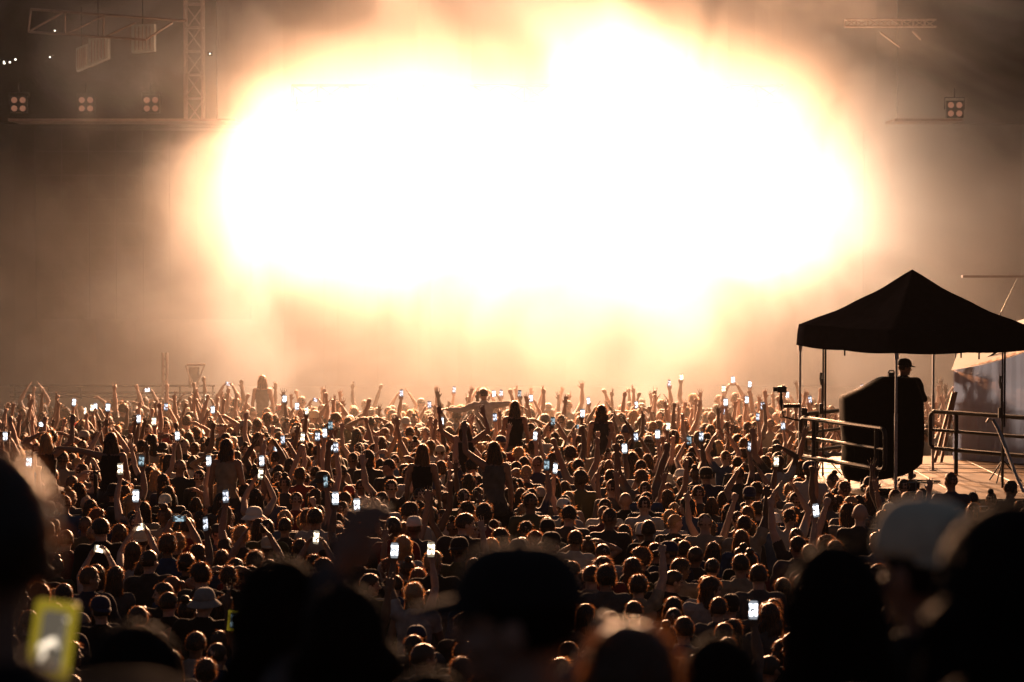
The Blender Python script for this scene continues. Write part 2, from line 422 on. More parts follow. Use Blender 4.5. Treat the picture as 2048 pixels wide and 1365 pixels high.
def hand(B, wrist, h, n, side, style, k=1.0):
    """h: along the hand, n: palm normal; side +1 when the thumb lies on the s side"""
    h = h.normalized(); n = (n - h * n.dot(h)).normalized(); s = h.cross(n).normalized() * side
    w = wrist
    rot = Matrix((s, n, h)).transposed()
    B.ell(w + h * .052 * k, (.041 * k, .017 * k, .056 * k), 'skin', rot, (14, 9))
    B.cap(w - h * .01, w + h * .035 * k, .027 * k, .030 * k, 'skin', 10)
    curls, tb, spread = CURLS[style]
    for i in range(4):
        base = w + h * (.092 - .004 * abs(i - 1.3)) * k + s * (.030 - .020 * i) * k
        L_ = [.045, .050, .046, .036][i] * k
        c = R(curls[i]); sp = R(spread * (1.4 - i))
        d = (h * math.cos(sp) + s * math.sin(sp)).normalized(); p = base
        for q, (fl, cc) in enumerate(((1.0, .8), (.62, 1.05), (.5, .7))):
            d2 = (d * math.cos(c * cc) + n * math.sin(c * cc)).normalized()
            nn = (n * math.cos(c * cc) - d * math.sin(c * cc)).normalized()
            p2 = p + d2 * L_ * fl
            B.cap(p, p2, .0092 * k * (1 - .06 * q), .0084 * k * (1 - .07 * q), 'skin', 8)
            p = p2; d = d2; n_ = nn; n, n_keep = nn, n
        n = (rot @ Vector((0, 1, 0)))
    t0 = w + h * .022 * k + s * .030 * k; a = R(42 - tb * .35)
    d = (h * math.cos(a) + s * math.sin(a) + n * .25).normalized(); p1 = t0 + d * .042 * k
    b_ = R(tb); d2 = (d * math.cos(b_) + (n * .6 - s * .8).normalized() * math.sin(b_)).normalized()
    B.cap(t0, p1, .0135 * k, .0105 * k, 'skin', 8); B.cap(p1, p1 + d2 * .034 * k, .0102 * k, .0085 * k, 'skin', 8)
    return w + h * .075 * k + n * .03 * k

NECK = V3(0, -.012, 1.545)
HC = V3(0, .004, 1.648)         # skull centre

def head_matrix(yaw, pitch, roll=0):
    Rm = Euler((R(pitch), R(roll), R(yaw)), 'XYZ').to_matrix().to_4x4()
    return Matrix.Translation(NECK) @ Rm @ Matrix.Translation(-NECK)

def make_body(name, sex='m', armR=None, armL=None, yaw=0, pitch=0, sleeve='short', seated=False, voxel=.009, astride=False, handk=1.0, build=1.0):
    B = Body(); f = sex == 'f'
    w = (.88 if f else 1.0) * build
    if seated:
        secs = [(.80, .12, .10, 0, 0), (.86, .165 * (1.05 if f else 1), .135, 0, 0), (.95, .165, .125, 0, -.005), (1.06, .14 * w, .105, 0, -.01)]
    else:
        secs = [(.80, .10, .08, 0, 0), (.86, .160, .118, 0, -.005), (.95, .165 * (1.03 if f else 1), .122, 0, -.01), (1.06, (.128 if f else .145) * build, .10 * build, 0, 0)]
    secs += [(1.15, (.125 if f else .148) * build, .098 * build, 0, 0), (1.27, (.145 if f else .168) * build, .112 * build, 0, .005), (1.36, .172 * w, .112 * build, 0, 0),
             (1.43, .165 * w, .09, 0, -.01), (1.475, .11 * w, .07, 0, -.015), (1.51, .062, .058, 0, -.015)]
    B.torso(secs, 'torso')
    if f: B.ell((.07, .085, 1.29), (.055, .05, .05), 'torso'); B.ell((-.07, .085, 1.29), (.055, .05, .05), 'torso')
    B.cap((0, -.016, 1.46), (0, -.004, 1.585), .056 if not f else .048, .052 if not f else .045, 'skin')
    hm = head_matrix(yaw, pitch); h3 = hm.to_3x3()
    hp = lambda *a: hm @ Vector(a)
    B.ell(hp(0, -.004, 1.652), (.076, .094, .094), 'skin', h3, (20, 14))
    B.ell(hp(0, .026, 1.590), (.056, .062, .070), 'skin', h3, (16, 12))
    B.cap(hp(0, .066, 1.545), hp(0, .070, 1.545), .022, .02, 'skin')             # chin
    B.cap(hp(0, .088, 1.640), hp(0, .108, 1.605), .008, .014, 'skin', 8)           # nose
    B.cap(hp(-.035, .080, 1.655), hp(.035, .080, 1.655), .012, .012, 'skin', 8)    # brow
    B.cap(hp(-.018, .084, 1.572), hp(.018, .084, 1.572), .009, .009, 'skin', 8)    # lips
    for sx in (-1, 1):
        B.ell(hp(sx * .078, -.002, 1.622), (.010, .020, .032), 'skin', h3, (10, 8))  # ear
        B.cap(hp(sx * .040, .068, 1.60), hp(sx * .045, .05, 1.60), .020, .02, 'skin', 8)
    info = {}
    for sx, arm in ((1, armR), (-1, armL)):
        ud, fd, style, palm = arm
        ud = Vector((ud[0] * sx, ud[1], ud[2])).normalized(); fd = Vector((fd[0] * sx, fd[1], fd[2])).normalized()
        lift = max(0, ud.z)
        sh = V3(sx * (.178 * w + (0 if lift < .3 else -.012)), -.008, 1.425 + .045 * lift)
        el = sh + ud * .285; wr = el + fd * .255
        th = .95 if f else 1.08
        B.cap((sx * .09 * w, -.012, 1.425), sh, .062, .060 * th, 'torso')
        B.cap(sh, sh.lerp(el, .45), .060 * th, .050 * th, 'upper' + ('R' if sx > 0 else 'L'))
        B.cap(sh.lerp(el, .45), el, .050 * th, .039 * th, 'upper2' + ('R' if sx > 0 else 'L'))
        B.cap(el, el.lerp(wr, .35), .039 * th, .042 * th, 'fore' + ('R' if sx > 0 else 'L'))
        B.cap(el.lerp(wr, .35), wr, .042 * th, .025 * th, 'fore' + ('R' if sx > 0 else 'L'))
        pn = Vector((palm[0] * sx, palm[1], palm[2]))
        gp = hand(B, wr, fd * .97 + pn.normalized() * .05, pn, sx, style, handk)
        info['hand' + ('R' if sx > 0 else 'L')] = gp
    for sx in (-1, 1):
        if seated:
            hip = V3(sx * .095, .02, .87); kn = V3(sx * (.17 if astride else .13), .40, .86); an = V3(sx * .15, .34, .44)
        else:
            hip = V3(sx * .088, -.005, .88); kn = V3(sx * .105, .012, .48); an = V3(sx * .115, -.02, .09)
        B.cap(hip, hip.lerp(kn, .5), .092, .078, 'leg'); B.cap(hip.lerp(kn, .5), kn, .078, .055, 'leg')
        B.cap(kn, kn.lerp(an, .35), .054, .055, 'leg'); B.cap(kn.lerp(an, .35), an, .055, .036, 'leg')
        fdir = V3(sx * .04, .17, -.045) if not seated else V3(0, .13, -.08)
        B.cap(an + V3(0, -.03, -.045), an + fdir, .036, .030, 'shoe')
        B.cap(an, an + V3(0, -.02, -.03), .036, .036, 'shoe')
    me = new_mesh(name + '_raw', B.mb.v, B.mb.f, None)
    o = bpy.data.objects.new(name + '_raw', me); COL.objects.link(o)
    md = o.modifiers.new('r', 'REMESH'); md.mode = 'VOXEL'; md.voxel_size = voxel; md.use_smooth_shade = True
    ms = o.modifiers.new('s', 'SMOOTH'); ms.factor = .5; ms.iterations = 2
    dg = bpy.context.evaluated_depsgraph_get(); dg.update()
    ev = o.evaluated_get(dg); full = bpy.data.meshes.new_from_object(ev, depsgraph=dg)
    bpy.data.objects.remove(o); bpy.data.meshes.remove(me)
    return B, full, info, hm

def mesh_arrays(me):
    n = len(me.vertices); co = np.empty(n * 3, np.float32); me.vertices.foreach_get('co', co)
    loops = np.empty(len(me.loops), np.int32); me.loops.foreach_get('vertex_index', loops)
    tot = np.empty(len(me.polygons), np.int32); me.polygons.foreach_get('loop_total', tot)
    return co.reshape(-1, 3), loops, tot

def np_mesh(name, co, loops, tot, mats, smooth=True):
    me = bpy.data.meshes.new(name)
    me.vertices.add(len(co)); me.vertices.foreach_set('co', np.ascontiguousarray(co, np.float32).ravel())
    me.loops.add(len(loops)); me.loops.foreach_set('vertex_index', loops.astype(np.int32))
    me.polygons.add(len(tot)); st = np.concatenate([[0], np.cumsum(tot)[:-1]]).astype(np.int32)
    me.polygons.foreach_set('loop_start', st); me.polygons.foreach_set('loop_total', tot.astype(np.int32))
    me.polygons.foreach_set('use_smooth', np.full(len(tot), smooth))
    me.update(calc_edges=True)
    for m in mats: me.materials.append(m)
    return me

def decimate(me, ratio):
    o = bpy.data.objects.new('d', me); COL.objects.link(o)
    md = o.modifiers.new('d', 'DECIMATE'); md.ratio = ratio
    dg = bpy.context.evaluated_depsgraph_get(); dg.update()
    out = bpy.data.meshes.new_from_object(o.evaluated_get(dg), depsgraph=dg)
    bpy.data.objects.remove(o)
    return out

def submesh(co, loops, tot, mask_poly):
    st = np.concatenate([[0], np.cumsum(tot)[:-1]]); keep = np.repeat(mask_poly, tot)
    l = loops[keep]; used, inv = np.unique(l, return_inverse=True)
    return co[used], inv.astype(np.int32), tot[mask_poly]

def classify(B, P, sleeve):
    D = B.dist(P); idx = D.argmin(0); tags = np.array([p[-1] for p in B.prims])[idx]
    z = P[:, 2]; out = np.zeros(len(P), np.int8)      # 0 skin, 1 shirt, 2 trousers, 3 shoe
    out[(tags == 'torso') & (z >= .97)] = 1
    out[(tags == 'torso') & (z < .97)] = 2
    out[tags == 'leg'] = 2; out[tags == 'shoe'] = 3
    up = np.char.startswith(tags, 'upper')
    if sleeve == 'short': out[np.char.startswith(tags, 'upper') & ~np.char.startswith(tags, 'upper2')] = 1
    if sleeve == 'long': out[up | np.char.startswith(tags, 'fore')] = 1
    if sleeve == 'tank': out[(tags == 'torso') & (z > 1.44)] = 0; out[(tags == 'torso') & (z > 1.36) & (np.abs(P[:, 0]) > .12)] = 0
    return out

def garment(name, co, nrm, loops, tot, cls, which, off, m, fold=.006):
    st = np.concatenate([[0], np.cumsum(tot)[:-1]])
    first = cls[loops[st]]; mask = np.zeros(len(tot), bool)
    vm = np.isin(cls, which)
    cnt = np.add.reduceat(vm[loops].astype(int), st); mask = cnt >= tot * .5
    f = np.sin(co[:, 2] * 38 + co[:, 0] * 21) * np.sin(co[:, 1] * 33 + co[:, 2] * 11 + co[:, 0] * 17)
    c2 = co + nrm * (off + fold * f)[:, None]
    a, b, c = submesh(c2, loops, tot, mask)
    return np_mesh(name, a, b, c, [m])

BODIES = {}
def get_body(key, **kw):
    B, full, info, hm = make_body(key, **kw)
    sleeve = kw.get('sleeve', 'short')
    ratio = kw.pop('ratio', .45) if False else .5
    body = decimate(full, ratio) if kw.get('voxel', .009) >= .008 else full
    body.name = 'body'
    co, loops, tot = mesh_arrays(body)
    nrm = np.empty(len(co) * 3, np.float32); body.vertices.foreach_get('normal', nrm); nrm = nrm.reshape(-1, 3)
    cls = classify(B, co, sleeve)
    body.polygons.foreach_set('use_smooth', np.ones(len(tot), bool)); body.materials.clear(); body.materials.append(M['skin'])
    shirt = garment('shirt', co, nrm, loops, tot, cls, [1], .010, M['cloth'])
    tro = garment('trousers', co, nrm, loops, tot, cls, [2], .008, M['trousers'], .004)
    sho = garment('shoes', co, nrm, loops, tot, cls, [3], .006, M['black'], .0)
    low = decimate(full, .055 if kw.get('voxel', .009) >= .008 else .03)
    lco, lloops, ltot = mesh_arrays(low)
    lcls = classify(B, lco, sleeve)
    BODIES[key] = dict(body=body, shirt=shirt, trousers=tro, shoes=sho, info=info, hm=hm, low=(lco, lloops, ltot, lcls), sleeve=sleeve)
    return BODIES[key]

# ---- hair -------------------------------------------------------------
def hair_mesh(style, seed=0, low=False):
    rs = np.random.RandomState(seed + 5)
    pts = []; faces = []; n0 = 0
    rad = np.array([.080, .098, .099])
    thick = {'short': .07, 'crop': .04, 'curly': .20, 'messy': .13, 'afro': .36, 'long': .10, 'wavy': .14, 'bun': .06, 'pony': .06, 'bob': .14}[style]
    nu, nv = (28, 16) if not low else (12, 7)
    lump = {'curly': .16, 'afro': .18, 'messy': .12, 'wavy': .07}.get(style, .035)
    def shell_r(d):
        q = Vector((d[0] * 3.2 + seed, d[1] * 3.2, d[2] * 3.2))
        q2 = Vector((d[0] * 9 + seed, d[1] * 9, d[2] * 9))
        k = thick * (.6 + .4 * max(0, d[2] + .2)) + lump * mnoise.noise(q) + lump * .6 * mnoise.noise(q2)
        return 1 + max(.03, k)
    def covered(d):   # direction in skull space; face is at +y
        lo = -.62 if style not in ('crop', 'short') else -.5
        if d[1] > .25: return d[2] > .30 + .25 * (d[1] - .25)
        if d[1] > -.1: return d[2] > -.12 if style in ('crop', 'short', 'bun', 'pony') else d[2] > -.5
        return d[2] > lo
    V = []; F_ = []; ok = []
    for j in range(nv + 1):
        ph = math.pi * j / nv
        for i in range(nu):
            t = 2 * math.pi * i / nu
            d = np.array([math.sin(ph) * math.cos(t), math.sin(ph) * math.sin(t), math.cos(ph)])
            c = covered(d); ok.append(c)
            V.append(tuple(d * rad * (shell_r(d) if c else .96)))
    for j in range(nv):
        for i in range(nu):
            q = (j * nu + i, (j + 1) * nu + i, (j + 1) * nu + (i + 1) % nu, j * nu + (i + 1) % nu)
            if sum(ok[k] for k in q) >= 2: F_.append(q)
    mb = MB(); mb.add(V, F_)
    longh = style in ('long', 'wavy', 'bob')
    curtain_len = {'long': .36, 'wavy': .32, 'bob': .13}.get(style, 0)
    def cur(tt, u):     # tt angle 0..1 around the back, u 0..1 downwards
        a = math.pi * (1.04 + .92 * tt) if style != 'bob' else math.pi * (.94 + 1.12 * tt)
        wob = (.012 if style == 'wavy' else .004) * math.sin(u * 14 + tt * 9 + seed)
        lob = mnoise.noise(Vector((tt * 6 + seed, u * 1.5, 0))) * .016
        rx = (.088 + .030 * min(u * 2, 1) - .02 * u * u + wob + lob); ry = .100 - .012 * min(u * 2, 1) + .5 * wob + lob
        L_ = curtain_len * (1 + .12 * mnoise.noise(Vector((tt * 4 + seed, 3, 1))))
        return (rx * math.cos(a), ry * math.sin(a) - .012 * u, .01 - u * L_)
    if longh:
        m_, k_ = (22, 12) if not low else (10, 4)
        VV = [cur(i / m_, j / k_) for j in range(k_ + 1) for i in range(m_ + 1)]
        VI = [(x * .86, y * .84, z) for x, y, z in VV]
        N_ = len(VV)
        FF = [(j * (m_ + 1) + i, j * (m_ + 1) + i + 1, (j + 1) * (m_ + 1) + i + 1, (j + 1) * (m_ + 1) + i) for j in range(k_) for i in range(m_)]
        FF2 = [tuple(N_ + q for q in reversed(f)) for f in FF]
        bot = [(k_ * (m_ + 1) + i, k_ * (m_ + 1) + i + 1, N_ + k_ * (m_ + 1) + i + 1, N_ + k_ * (m_ + 1) + i) for i in range(m_)]
        mb.add(VV + VI, FF + FF2 + bot)
    if style == 'bun': mb.ell((0, -.035, .118), (.046, .044, .04))
    if style == 'pony':
        mb.tube([(0, -.095, .05), (0, -.135, .045), (0, -.15, 0), (.005, -.145, -.09), (0, -.13, -.20), (0, -.12, -.25)], [.018, .026, .03, .028, .02, .006], 10)
    # strands
    nshell = len(mb.f); nshell_v = len(mb.v)
    ns = {'short': 420, 'crop': 260, 'curly': 620, 'messy': 560, 'afro': 700, 'long': 520, 'wavy': 600, 'bun': 300, 'pony': 380, 'bob': 460}[style]
    if low: ns = int(ns * .13)
    wmul = 2.4 if low else 1.0
    for k in range(ns):
        if longh and k % 2:
            tt = rs.rand(); u = rs.rand() * .9; p = Vector(cur(tt, u)); out = Vector((p.x, p.y, 0)).normalized()
            dirn = (Vector((0, 0, -1)) + out * rs.uniform(.0, .18) + Vector(rs.normal(0, .08, 3))).normalized(); ln = rs.uniform(.05, .12)
            p = p + out * .001; bend = Vector((0, 0, -.25))
        else:
            while True:
                d = rs.normal(0, 1, 3); d /= np.linalg.norm(d)
                if covered(d): break
            p = Vector(d * rad * (shell_r(d) - .02)); out = Vector(d)
            if style == 'pony' and k % 3 == 0:
                p = Vector((rs.normal(0, .02), -.14, rs.uniform(-.22, .04))); out = Vector((rs.normal(0, 1), -.6, -.5)).normalized()
            ln, lay = {'short': (.015, .8), 'crop': (.008, .3), 'curly': (.020, .4), 'messy': (.026, .8), 'afro': (.022, .25), 'long': (.035, 1.8), 'wavy': (.038, 1.4), 'bun': (.02, 1.8), 'pony': (.02, 1.8), 'bob': (.035, 1.7)}[style]
            ln *= rs.uniform(.6, 1.5)
            tang = Vector((0, -.5, -1)); tang = (tang - out * tang.dot(out)).normalized()
            dirn = (out * rs.uniform(.5, 1.1) + tang * lay + Vector(rs.normal(0, .45, 3))).normalized()
            bend = tang * .5 + Vector(rs.normal(0, .5 if style in ('curly', 'afro') else .15, 3))
        wv = dirn.cross(Vector(rs.normal(0, 1, 3))).normalized() * rs.uniform(.0011, .0022) * wmul
        p1 = p + dirn * ln * .5; p2 = p1 + (dirn + bend * .8).normalized() * ln * .5
        n_ = len(mb.v); mb.v += [p - wv, p + wv, p1 - wv * .8, p1 + wv * .8, p2]
        mb.f += [(n_, n_ + 1, n_ + 3, n_ + 2), (n_ + 2, n_ + 3, n_ + 4)]
    me = new_mesh('hair', [v + HC for v in mb.v], mb.f, [M['hair'], M['strand']], True)
    me.polygons.foreach_set('material_index', [0] * nshell + [1] * (len(mb.f) - nshell))
    me['nshell'] = nshell_v
    return me

def hat_meshes(kind):
    """cap: crown + brim (brim at +y); returns list of (name, mesh)"""
    rad = (.089, .107, .108); nu = 28
    def dome(z0, r=rad, top=1.0):
        mb = MB(); rings = []
        for j in range(9):
            ph = math.pi * .5 * (1 - j / 8.5)
            zz = z0 + (r[2] - z0) * math.sin(math.pi / 2 - ph) * top if False else z0 + (r[2] * top - z0) * math.sin((j / 8.5) * math.pi / 2)
            k = math.cos((j / 8.5) * math.pi / 2) ** .62
            rings.append([(r[0] * k * math.cos(2 * math.pi * i / nu), r[1] * k * math.sin(2 * math.pi * i / nu) - .004, zz) for i in range(nu)])
        mb.loft(rings, True); return mb
    outp = []
    if kind in ('cap', 'bucket', 'cowboy', 'beanie'):
        d = dome(.018 if kind != 'beanie' else -.02, top=1.12 if kind != 'cowboy' else 1.35)
        if kind == 'cap': d.ell((0, -.004, .121), (.008, .008, .005), nu=8, nv=5)
        outp.append(('crown', d))
        b = MB()
        if kind == 'cap':
            top = []; bot = []
            n = 15
            for i in range(n):
                t = math.pi * (.13 + .74 * i / (n - 1)); ext = math.sin((i / (n - 1)) * math.pi) ** .6
                ix, iy = rad[0] * math.cos(t), rad[1] * math.sin(t) - .004
                ox, oy = ix * (1 + .02 * ext), iy + .070 * ext
                zc = .024 - .10 * (ix * ix) / .012 * .12 - .006
                top.append(((ix, iy, .026), (ox, oy, zc - .012 * ext)))
            vs = [p for a, b_ in top for p in (a, b_)] + [(x, y, z - .004) for a, b_ in top for (x, y, z) in (a, b_)]
            N_ = 2 * n; fs = [(2 * i, 2 * i + 1, 2 * i + 3, 2 * i + 2) for i in range(n - 1)]
            fs += [(N_ + 2 * i + 2, N_ + 2 * i + 3, N_ + 2 * i + 1, N_ + 2 * i) for i in range(n - 1)]
            fs += [(2 * i + 1, N_ + 2 * i + 1, N_ + 2 * i + 3, 2 * i + 3) for i in range(n - 1)]
            b.add(vs, fs); outp.append(('brim', b))
        elif kind in ('bucket', 'cowboy'):
            w_ = .055 if kind == 'bucket' else .10
            rings = []
            for (k, dz) in ((1.0, .02), (1.0 + w_ / .1, -.028 if kind == 'bucket' else .02), (1.0 + w_ / .1, -.032 if kind == 'bucket' else .016), (.99, .012)):
                rings.append([(rad[0] * k * math.cos(2 * math.pi * i / nu), rad[1] * k * math.sin(2 * math.pi * i / nu) - .004,
                               dz + (.035 * abs(math.cos(2 * math.pi * i / nu)) ** 2 * (k - 1) if kind == 'cowboy' else 0)) for i in range(nu)])
            b.loft(rings, False); outp.append(('brim', b))
    return [(n_, new_mesh(n_, [v + HC for v in m_.v], m_.f, M['hat'], True)) for n_, m_ in outp]

HAIR = {}
def get_hair(style, seed):
    k = (style, seed)
    if k not in HAIR: HAIR[k] = hair_mesh(style, seed)
    return HAIR[k]
HAIRLOW = {}
def get_hair_low(style, seed):
    k = (style, seed)
    if k not in HAIRLOW:
        me = hair_mesh(style, seed, True); mi = np.empty(len(me.polygons), np.int32); me.polygons.foreach_get('material_index', mi)
        HAIRLOW[k] = (*mesh_arrays(me), mi)
    return HAIRLOW[k]
HATS = {}
def get_hat(kind):
    if kind not in HATS: HATS[kind] = hat_meshes(kind)
    return HATS[kind]
def eyes_mesh():
    if 'eyes' not in HATS:
        mb = MB()
        HATS['eyes'] = []
        for sx in (-1, 1): mb = MB(); mb.ell((sx * .032, .080, 1.632), (.012, .009, .008), nu=10, nv=7); HATS['eyes'].append(new_mesh('eye', mb.v, mb.f, M['eye'], True))
    return HATS['eyes']

DOWN = ((.22, .05, -1), (.05, .35, -1), 'relax', (-1, 0, 0))
BENT = ((.30, .25, -.9), (-.25, .9, .35), 'relax', (-.3, 0, -1))
POSES = {
    'down': (DOWN, DOWN, 'arms down'),
    'bent': (BENT, BENT, 'hands held before the chest'),
    'fist': (((.22, .22, .95), (-.08, .08, 1), 'fist', (0, 1, 0)), DOWN, 'one fist raised high'),
    'point': (((.25, .35, .85), (-.05, .25, 1), 'point', (0, 1, 0)), DOWN, 'one arm up pointing a finger'),
    'open': (((.45, .25, .75), (.02, .05, 1), 'spread', (0, 1, .1)), DOWN, 'one open hand raised'),
    'both': (((.55, .15, .80), (.10, .10, 1), 'open', (0, 1, 0)), ((.45, .25, .80), (.2, .05, 1), 'open', (0, 1, 0)), 'both arms raised wide'),
    'vee': (((.30, .15, .95), (.30, .1, .9), 'fist', (0, 1, 0)), ((.38, .2, .90), (.05, .1, 1), 'peace', (0, 1, 0)), 'both arms thrown up'),
    'phone1': (((.22, .55, .70), (-.12, .22, .95), 'grip', (-.05, -1, 0)), BENT, 'one arm up holding a phone'),
    'phone2': (((.18, .75, .45), (-.42, .30, .85), 'grip', (-1, -.3, 0)), ((.18, .75, .45), (-.42, .30, .85), 'grip', (-1, -.3, 0)), 'both hands holding a phone over the head'),
    'clap': (((.40, .35, .80), (-.48, .15, .85), 'open', (-1, 0, .1)), ((.40, .35, .80), (-.48, .15, .85), 'open', (-1, 0, .1)), 'hands clapping overhead'),
    'horns': (((.30, .30, .85), (.05, -.05, 1), 'horns', (0, 1, 0)), DOWN, 'one hand raised in horns'),
    'hands_head': (((.85, .05, .45), (-.80, -.02, .45), 'relax', (-.6, .3, -.8)), ((.85, .05, .45), (-.80, -.02, .45), 'relax', (-.6, .3, -.8)), 'hands resting on the head'),
    'wave': (((.75, .15, .30), (.15, .10, 1), 'open', (0, 1, 0)), DOWN, 'bent arm waving an open hand'),
    'bend_over': (((.35, .25, .85), (-.75, .25, .45), 'relax', (-.2, .5, -.9)), DOWN, 'one arm arched over the head'),
}
YAWS = {'a': (0, 0), 'b': (28, 4), 'c': (-62, 0)}
SLV = {'m': 'short', 'f': 'tank'}
def std_key(sex, pose, y): return f'{sex}_{pose}_{y}'
def std_body(sex, pose, y):
    k = std_key(sex, pose, y)
    if k not in BODIES:
        a, b, _ = POSES[pose]
        yaw, pitch = YAWS[y]
        get_body(k, sex=sex, armR=a, armL=b, yaw=yaw, pitch=pitch, sleeve={'m': 'short', 'f': 'tank'}[sex] if pose not in ('bent', 'down') else 'long', build=1.0)
    return BODIES[k]

def mirror_body(bd):
    if 'mir' in bd: return bd['mir']
    r = dict(bd)
    for k in ('body', 'shirt', 'trousers', 'shoes'):
        co, loops, tot = mesh_arrays(bd[k]); co = co.copy(); co[:, 0] *= -1
        st = np.concatenate([[0], np.cumsum(tot)[:-1]]); nl = np.empty_like(loops)
        pid = np.repeat(np.arange(len(tot)), tot); within = np.arange(len(loops)) - st[pid]
        nl = loops[st[pid] + tot[pid] - 1 - within]
        r[k] = np_mesh(k, co, nl, tot, list(bd[k].materials))
    Mx = Matrix.Diagonal((-1, 1, 1, 1)); r['hm'] = Mx @ bd['hm'] @ Mx
    r['info'] = {('handL' if a == 'handR' else 'handR'): Vector((-v.x, v.y, v.z)) for a, v in bd['info'].items()}
    lco, ll, lt, lc = bd['low']; l2 = lco.copy(); l2[:, 0] *= -1; r['low'] = (l2, ll, lt, lc)
    r['mirrored'] = True; bd['mir'] = r
    return r

SKIN = [('pale', (.40, .26, .20)), ('tan', (.24, .14, .10)), ('brown', (.13, .075, .05)), ('dark', (.07, .04, .028))]
HAIRC = {'black': (.010, .008, .007), 'dark brown': (.022, .013, .009), 'brown': (.055, .030, .016), 'blond': (.26, .17, .09), 'reddish': (.12, .045, .02)}
TOPC = {'black': (.010, .010, .012), 'navy': (.015, .02, .05), 'charcoal': (.03, .03, .033), 'grey': (.07, .07, .075), 'white': (.30, .30, .30), 'maroon': (.10, .015, .02),
        'olive': (.05, .055, .025), 'blue': (.02, .05, .12), 'red': (.16, .012, .012), 'cream': (.22, .19, .15)}
HATC = {'white': (.62, .61, .56), 'pale green': (.62, .64, .52), 'black': (.012, .012, .014), 'beige': (.42, .36, .27), 'red': (.30, .02, .02), 'navy': (.015, .02, .06), 'grey': (.22, .22, .22)}

PEOPLE_N = [0]
def place_person(bd, loc, rz, s, skin, haircol, style, seed, topc, troc, hat=None, hatc=None, hat_back=False, eyes=False, parts=('body', 'shirt', 'trousers', 'shoes'), lean=(0, 0), width=1.0):
    root = empty('person', loc, rz); root.rotation_euler = (lean[0], lean[1], rz); root.scale = (s * width, s * width, s)
    def ch(name, me, col, mat=None, parent=root):
        o = bpy.data.objects.new(name, me); COL.objects.link(o); o.parent = parent; o.color = (*col, 1)
        if mat is not None: o.matrix_local = mat
        return o
    ch('body', bd['body'], skin)
    if 'shirt' in parts: ch('shirt', bd['shirt'], topc)
    if 'trousers' in parts: ch('trousers', bd['trousers'], troc)
    if 'shoes' in parts: ch('shoes', bd['shoes'], (.02, .02, .02))
    if style and style != 'bald': ch('hair', get_hair(style, seed), haircol, bd['hm'])
    if hat:
        hm = bd['hm'] @ (Matrix.Translation(HC) @ Matrix.Rotation(math.pi, 4, 'Z') @ Matrix.Translation(-HC) if hat_back else Matrix.Identity(4))
        pr = None
        for n_, me in get_hat(hat):
            if pr is None: pr = ch('hat' if hat != 'cap' else 'cap', me, hatc, hm)
            else:
                q = bpy.data.objects.new(n_, me); COL.objects.link(q); q.parent = pr; q.color = (*hatc, 1)
    if eyes:
        for e_ in eyes_mesh(): ch('eye', e_, (0, 0, 0), bd['hm'])
    return root

# ================================================================== PHONES
def screen_mat(name, col, strength, kind):
    m, N, L = nmat(name)
    o = N.new('ShaderNodeOutputMaterial'); e = N.new('ShaderNodeEmission')
    t = N.new('ShaderNodeTexCoord'); sp = N.new('ShaderNodeSeparateXYZ'); L.new(t.outputs['Object'], sp.inputs[0])
    # picture area bright, dark control bars above and below; a brighter spot where the stage lights are filmed
    ab = N.new('ShaderNodeMath'); ab.operation = 'ABSOLUTE'; L.new(sp.outputs['Z'], ab.inputs[0])
    bar = N.new('ShaderNodeMath'); bar.operation = 'LESS_THAN'; bar.inputs[1].default_value = .050; L.new(ab.outputs[0], bar.inputs[0])
    nz = N.new('ShaderNodeTexNoise'); nz.inputs['Scale'].default_value = 26; L.new(t.outputs['Object'], nz.inputs['Vector'])
    mr = N.new('ShaderNodeMapRange'); mr.inputs['From Min'].default_value = .42; mr.inputs['From Max'].default_value = .56
    mr.inputs['To Min'].default_value = .10 if kind == 'dim' else (.12 if kind != 'film' else 0)
    if kind == 'film': mr.inputs['From Min'].default_value = .55; mr.inputs['From Max'].default_value = .62; nz.inputs['Scale'].default_value = 22; mr.inputs['To Max'].default_value = 1
    L.new(nz.outputs[0], mr.inputs[0])
    mu = N.new('ShaderNodeMath'); mu.operation = 'MULTIPLY'; L.new(bar.outputs[0], mu.inputs[0]); L.new(mr.outputs[0], mu.inputs[1])
    ad = N.new('ShaderNodeMath'); ad.operation = 'MULTIPLY_ADD'; ad.inputs[1].default_value = strength; ad.inputs[2].default_value = strength * .07
    L.new(mu.outputs[0], ad.inputs[0]); L.new(ad.outputs[0], e.inputs[1])
    e.inputs[0].default_value = (*col, 1); L.new(e.outputs[0], o.inputs[0]); m.cycles.emission_sampling = 'NONE'
    return m
M['scr_bright'] = screen_mat('phone_screen_bright', (.86, .92, 1), 5, 'bright')
M['scr_warm'] = screen_mat('phone_screen_warm', (1, .80, .55), 4.5, 'bright')
M['scr_mid'] = screen_mat('phone_screen_mid', (.80, .86, 1), 1.7, 'dim')
M['scr_film'] = screen_mat('phone_screen_filming', (1, .82, .6), 1.6, 'film')
M['scr_dim'] = screen_mat('phone_screen_dim', (.55, .75, .85), .8, 'dim')
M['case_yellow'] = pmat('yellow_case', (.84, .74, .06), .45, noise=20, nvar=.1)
_b = [n_ for n_ in M['case_yellow'].node_tree.nodes if n_.type == 'BSDF_PRINCIPLED'][0]      # no lamp in it: faint emission added so the case shows
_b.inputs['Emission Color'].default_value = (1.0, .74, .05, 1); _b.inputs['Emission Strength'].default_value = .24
PH = {}
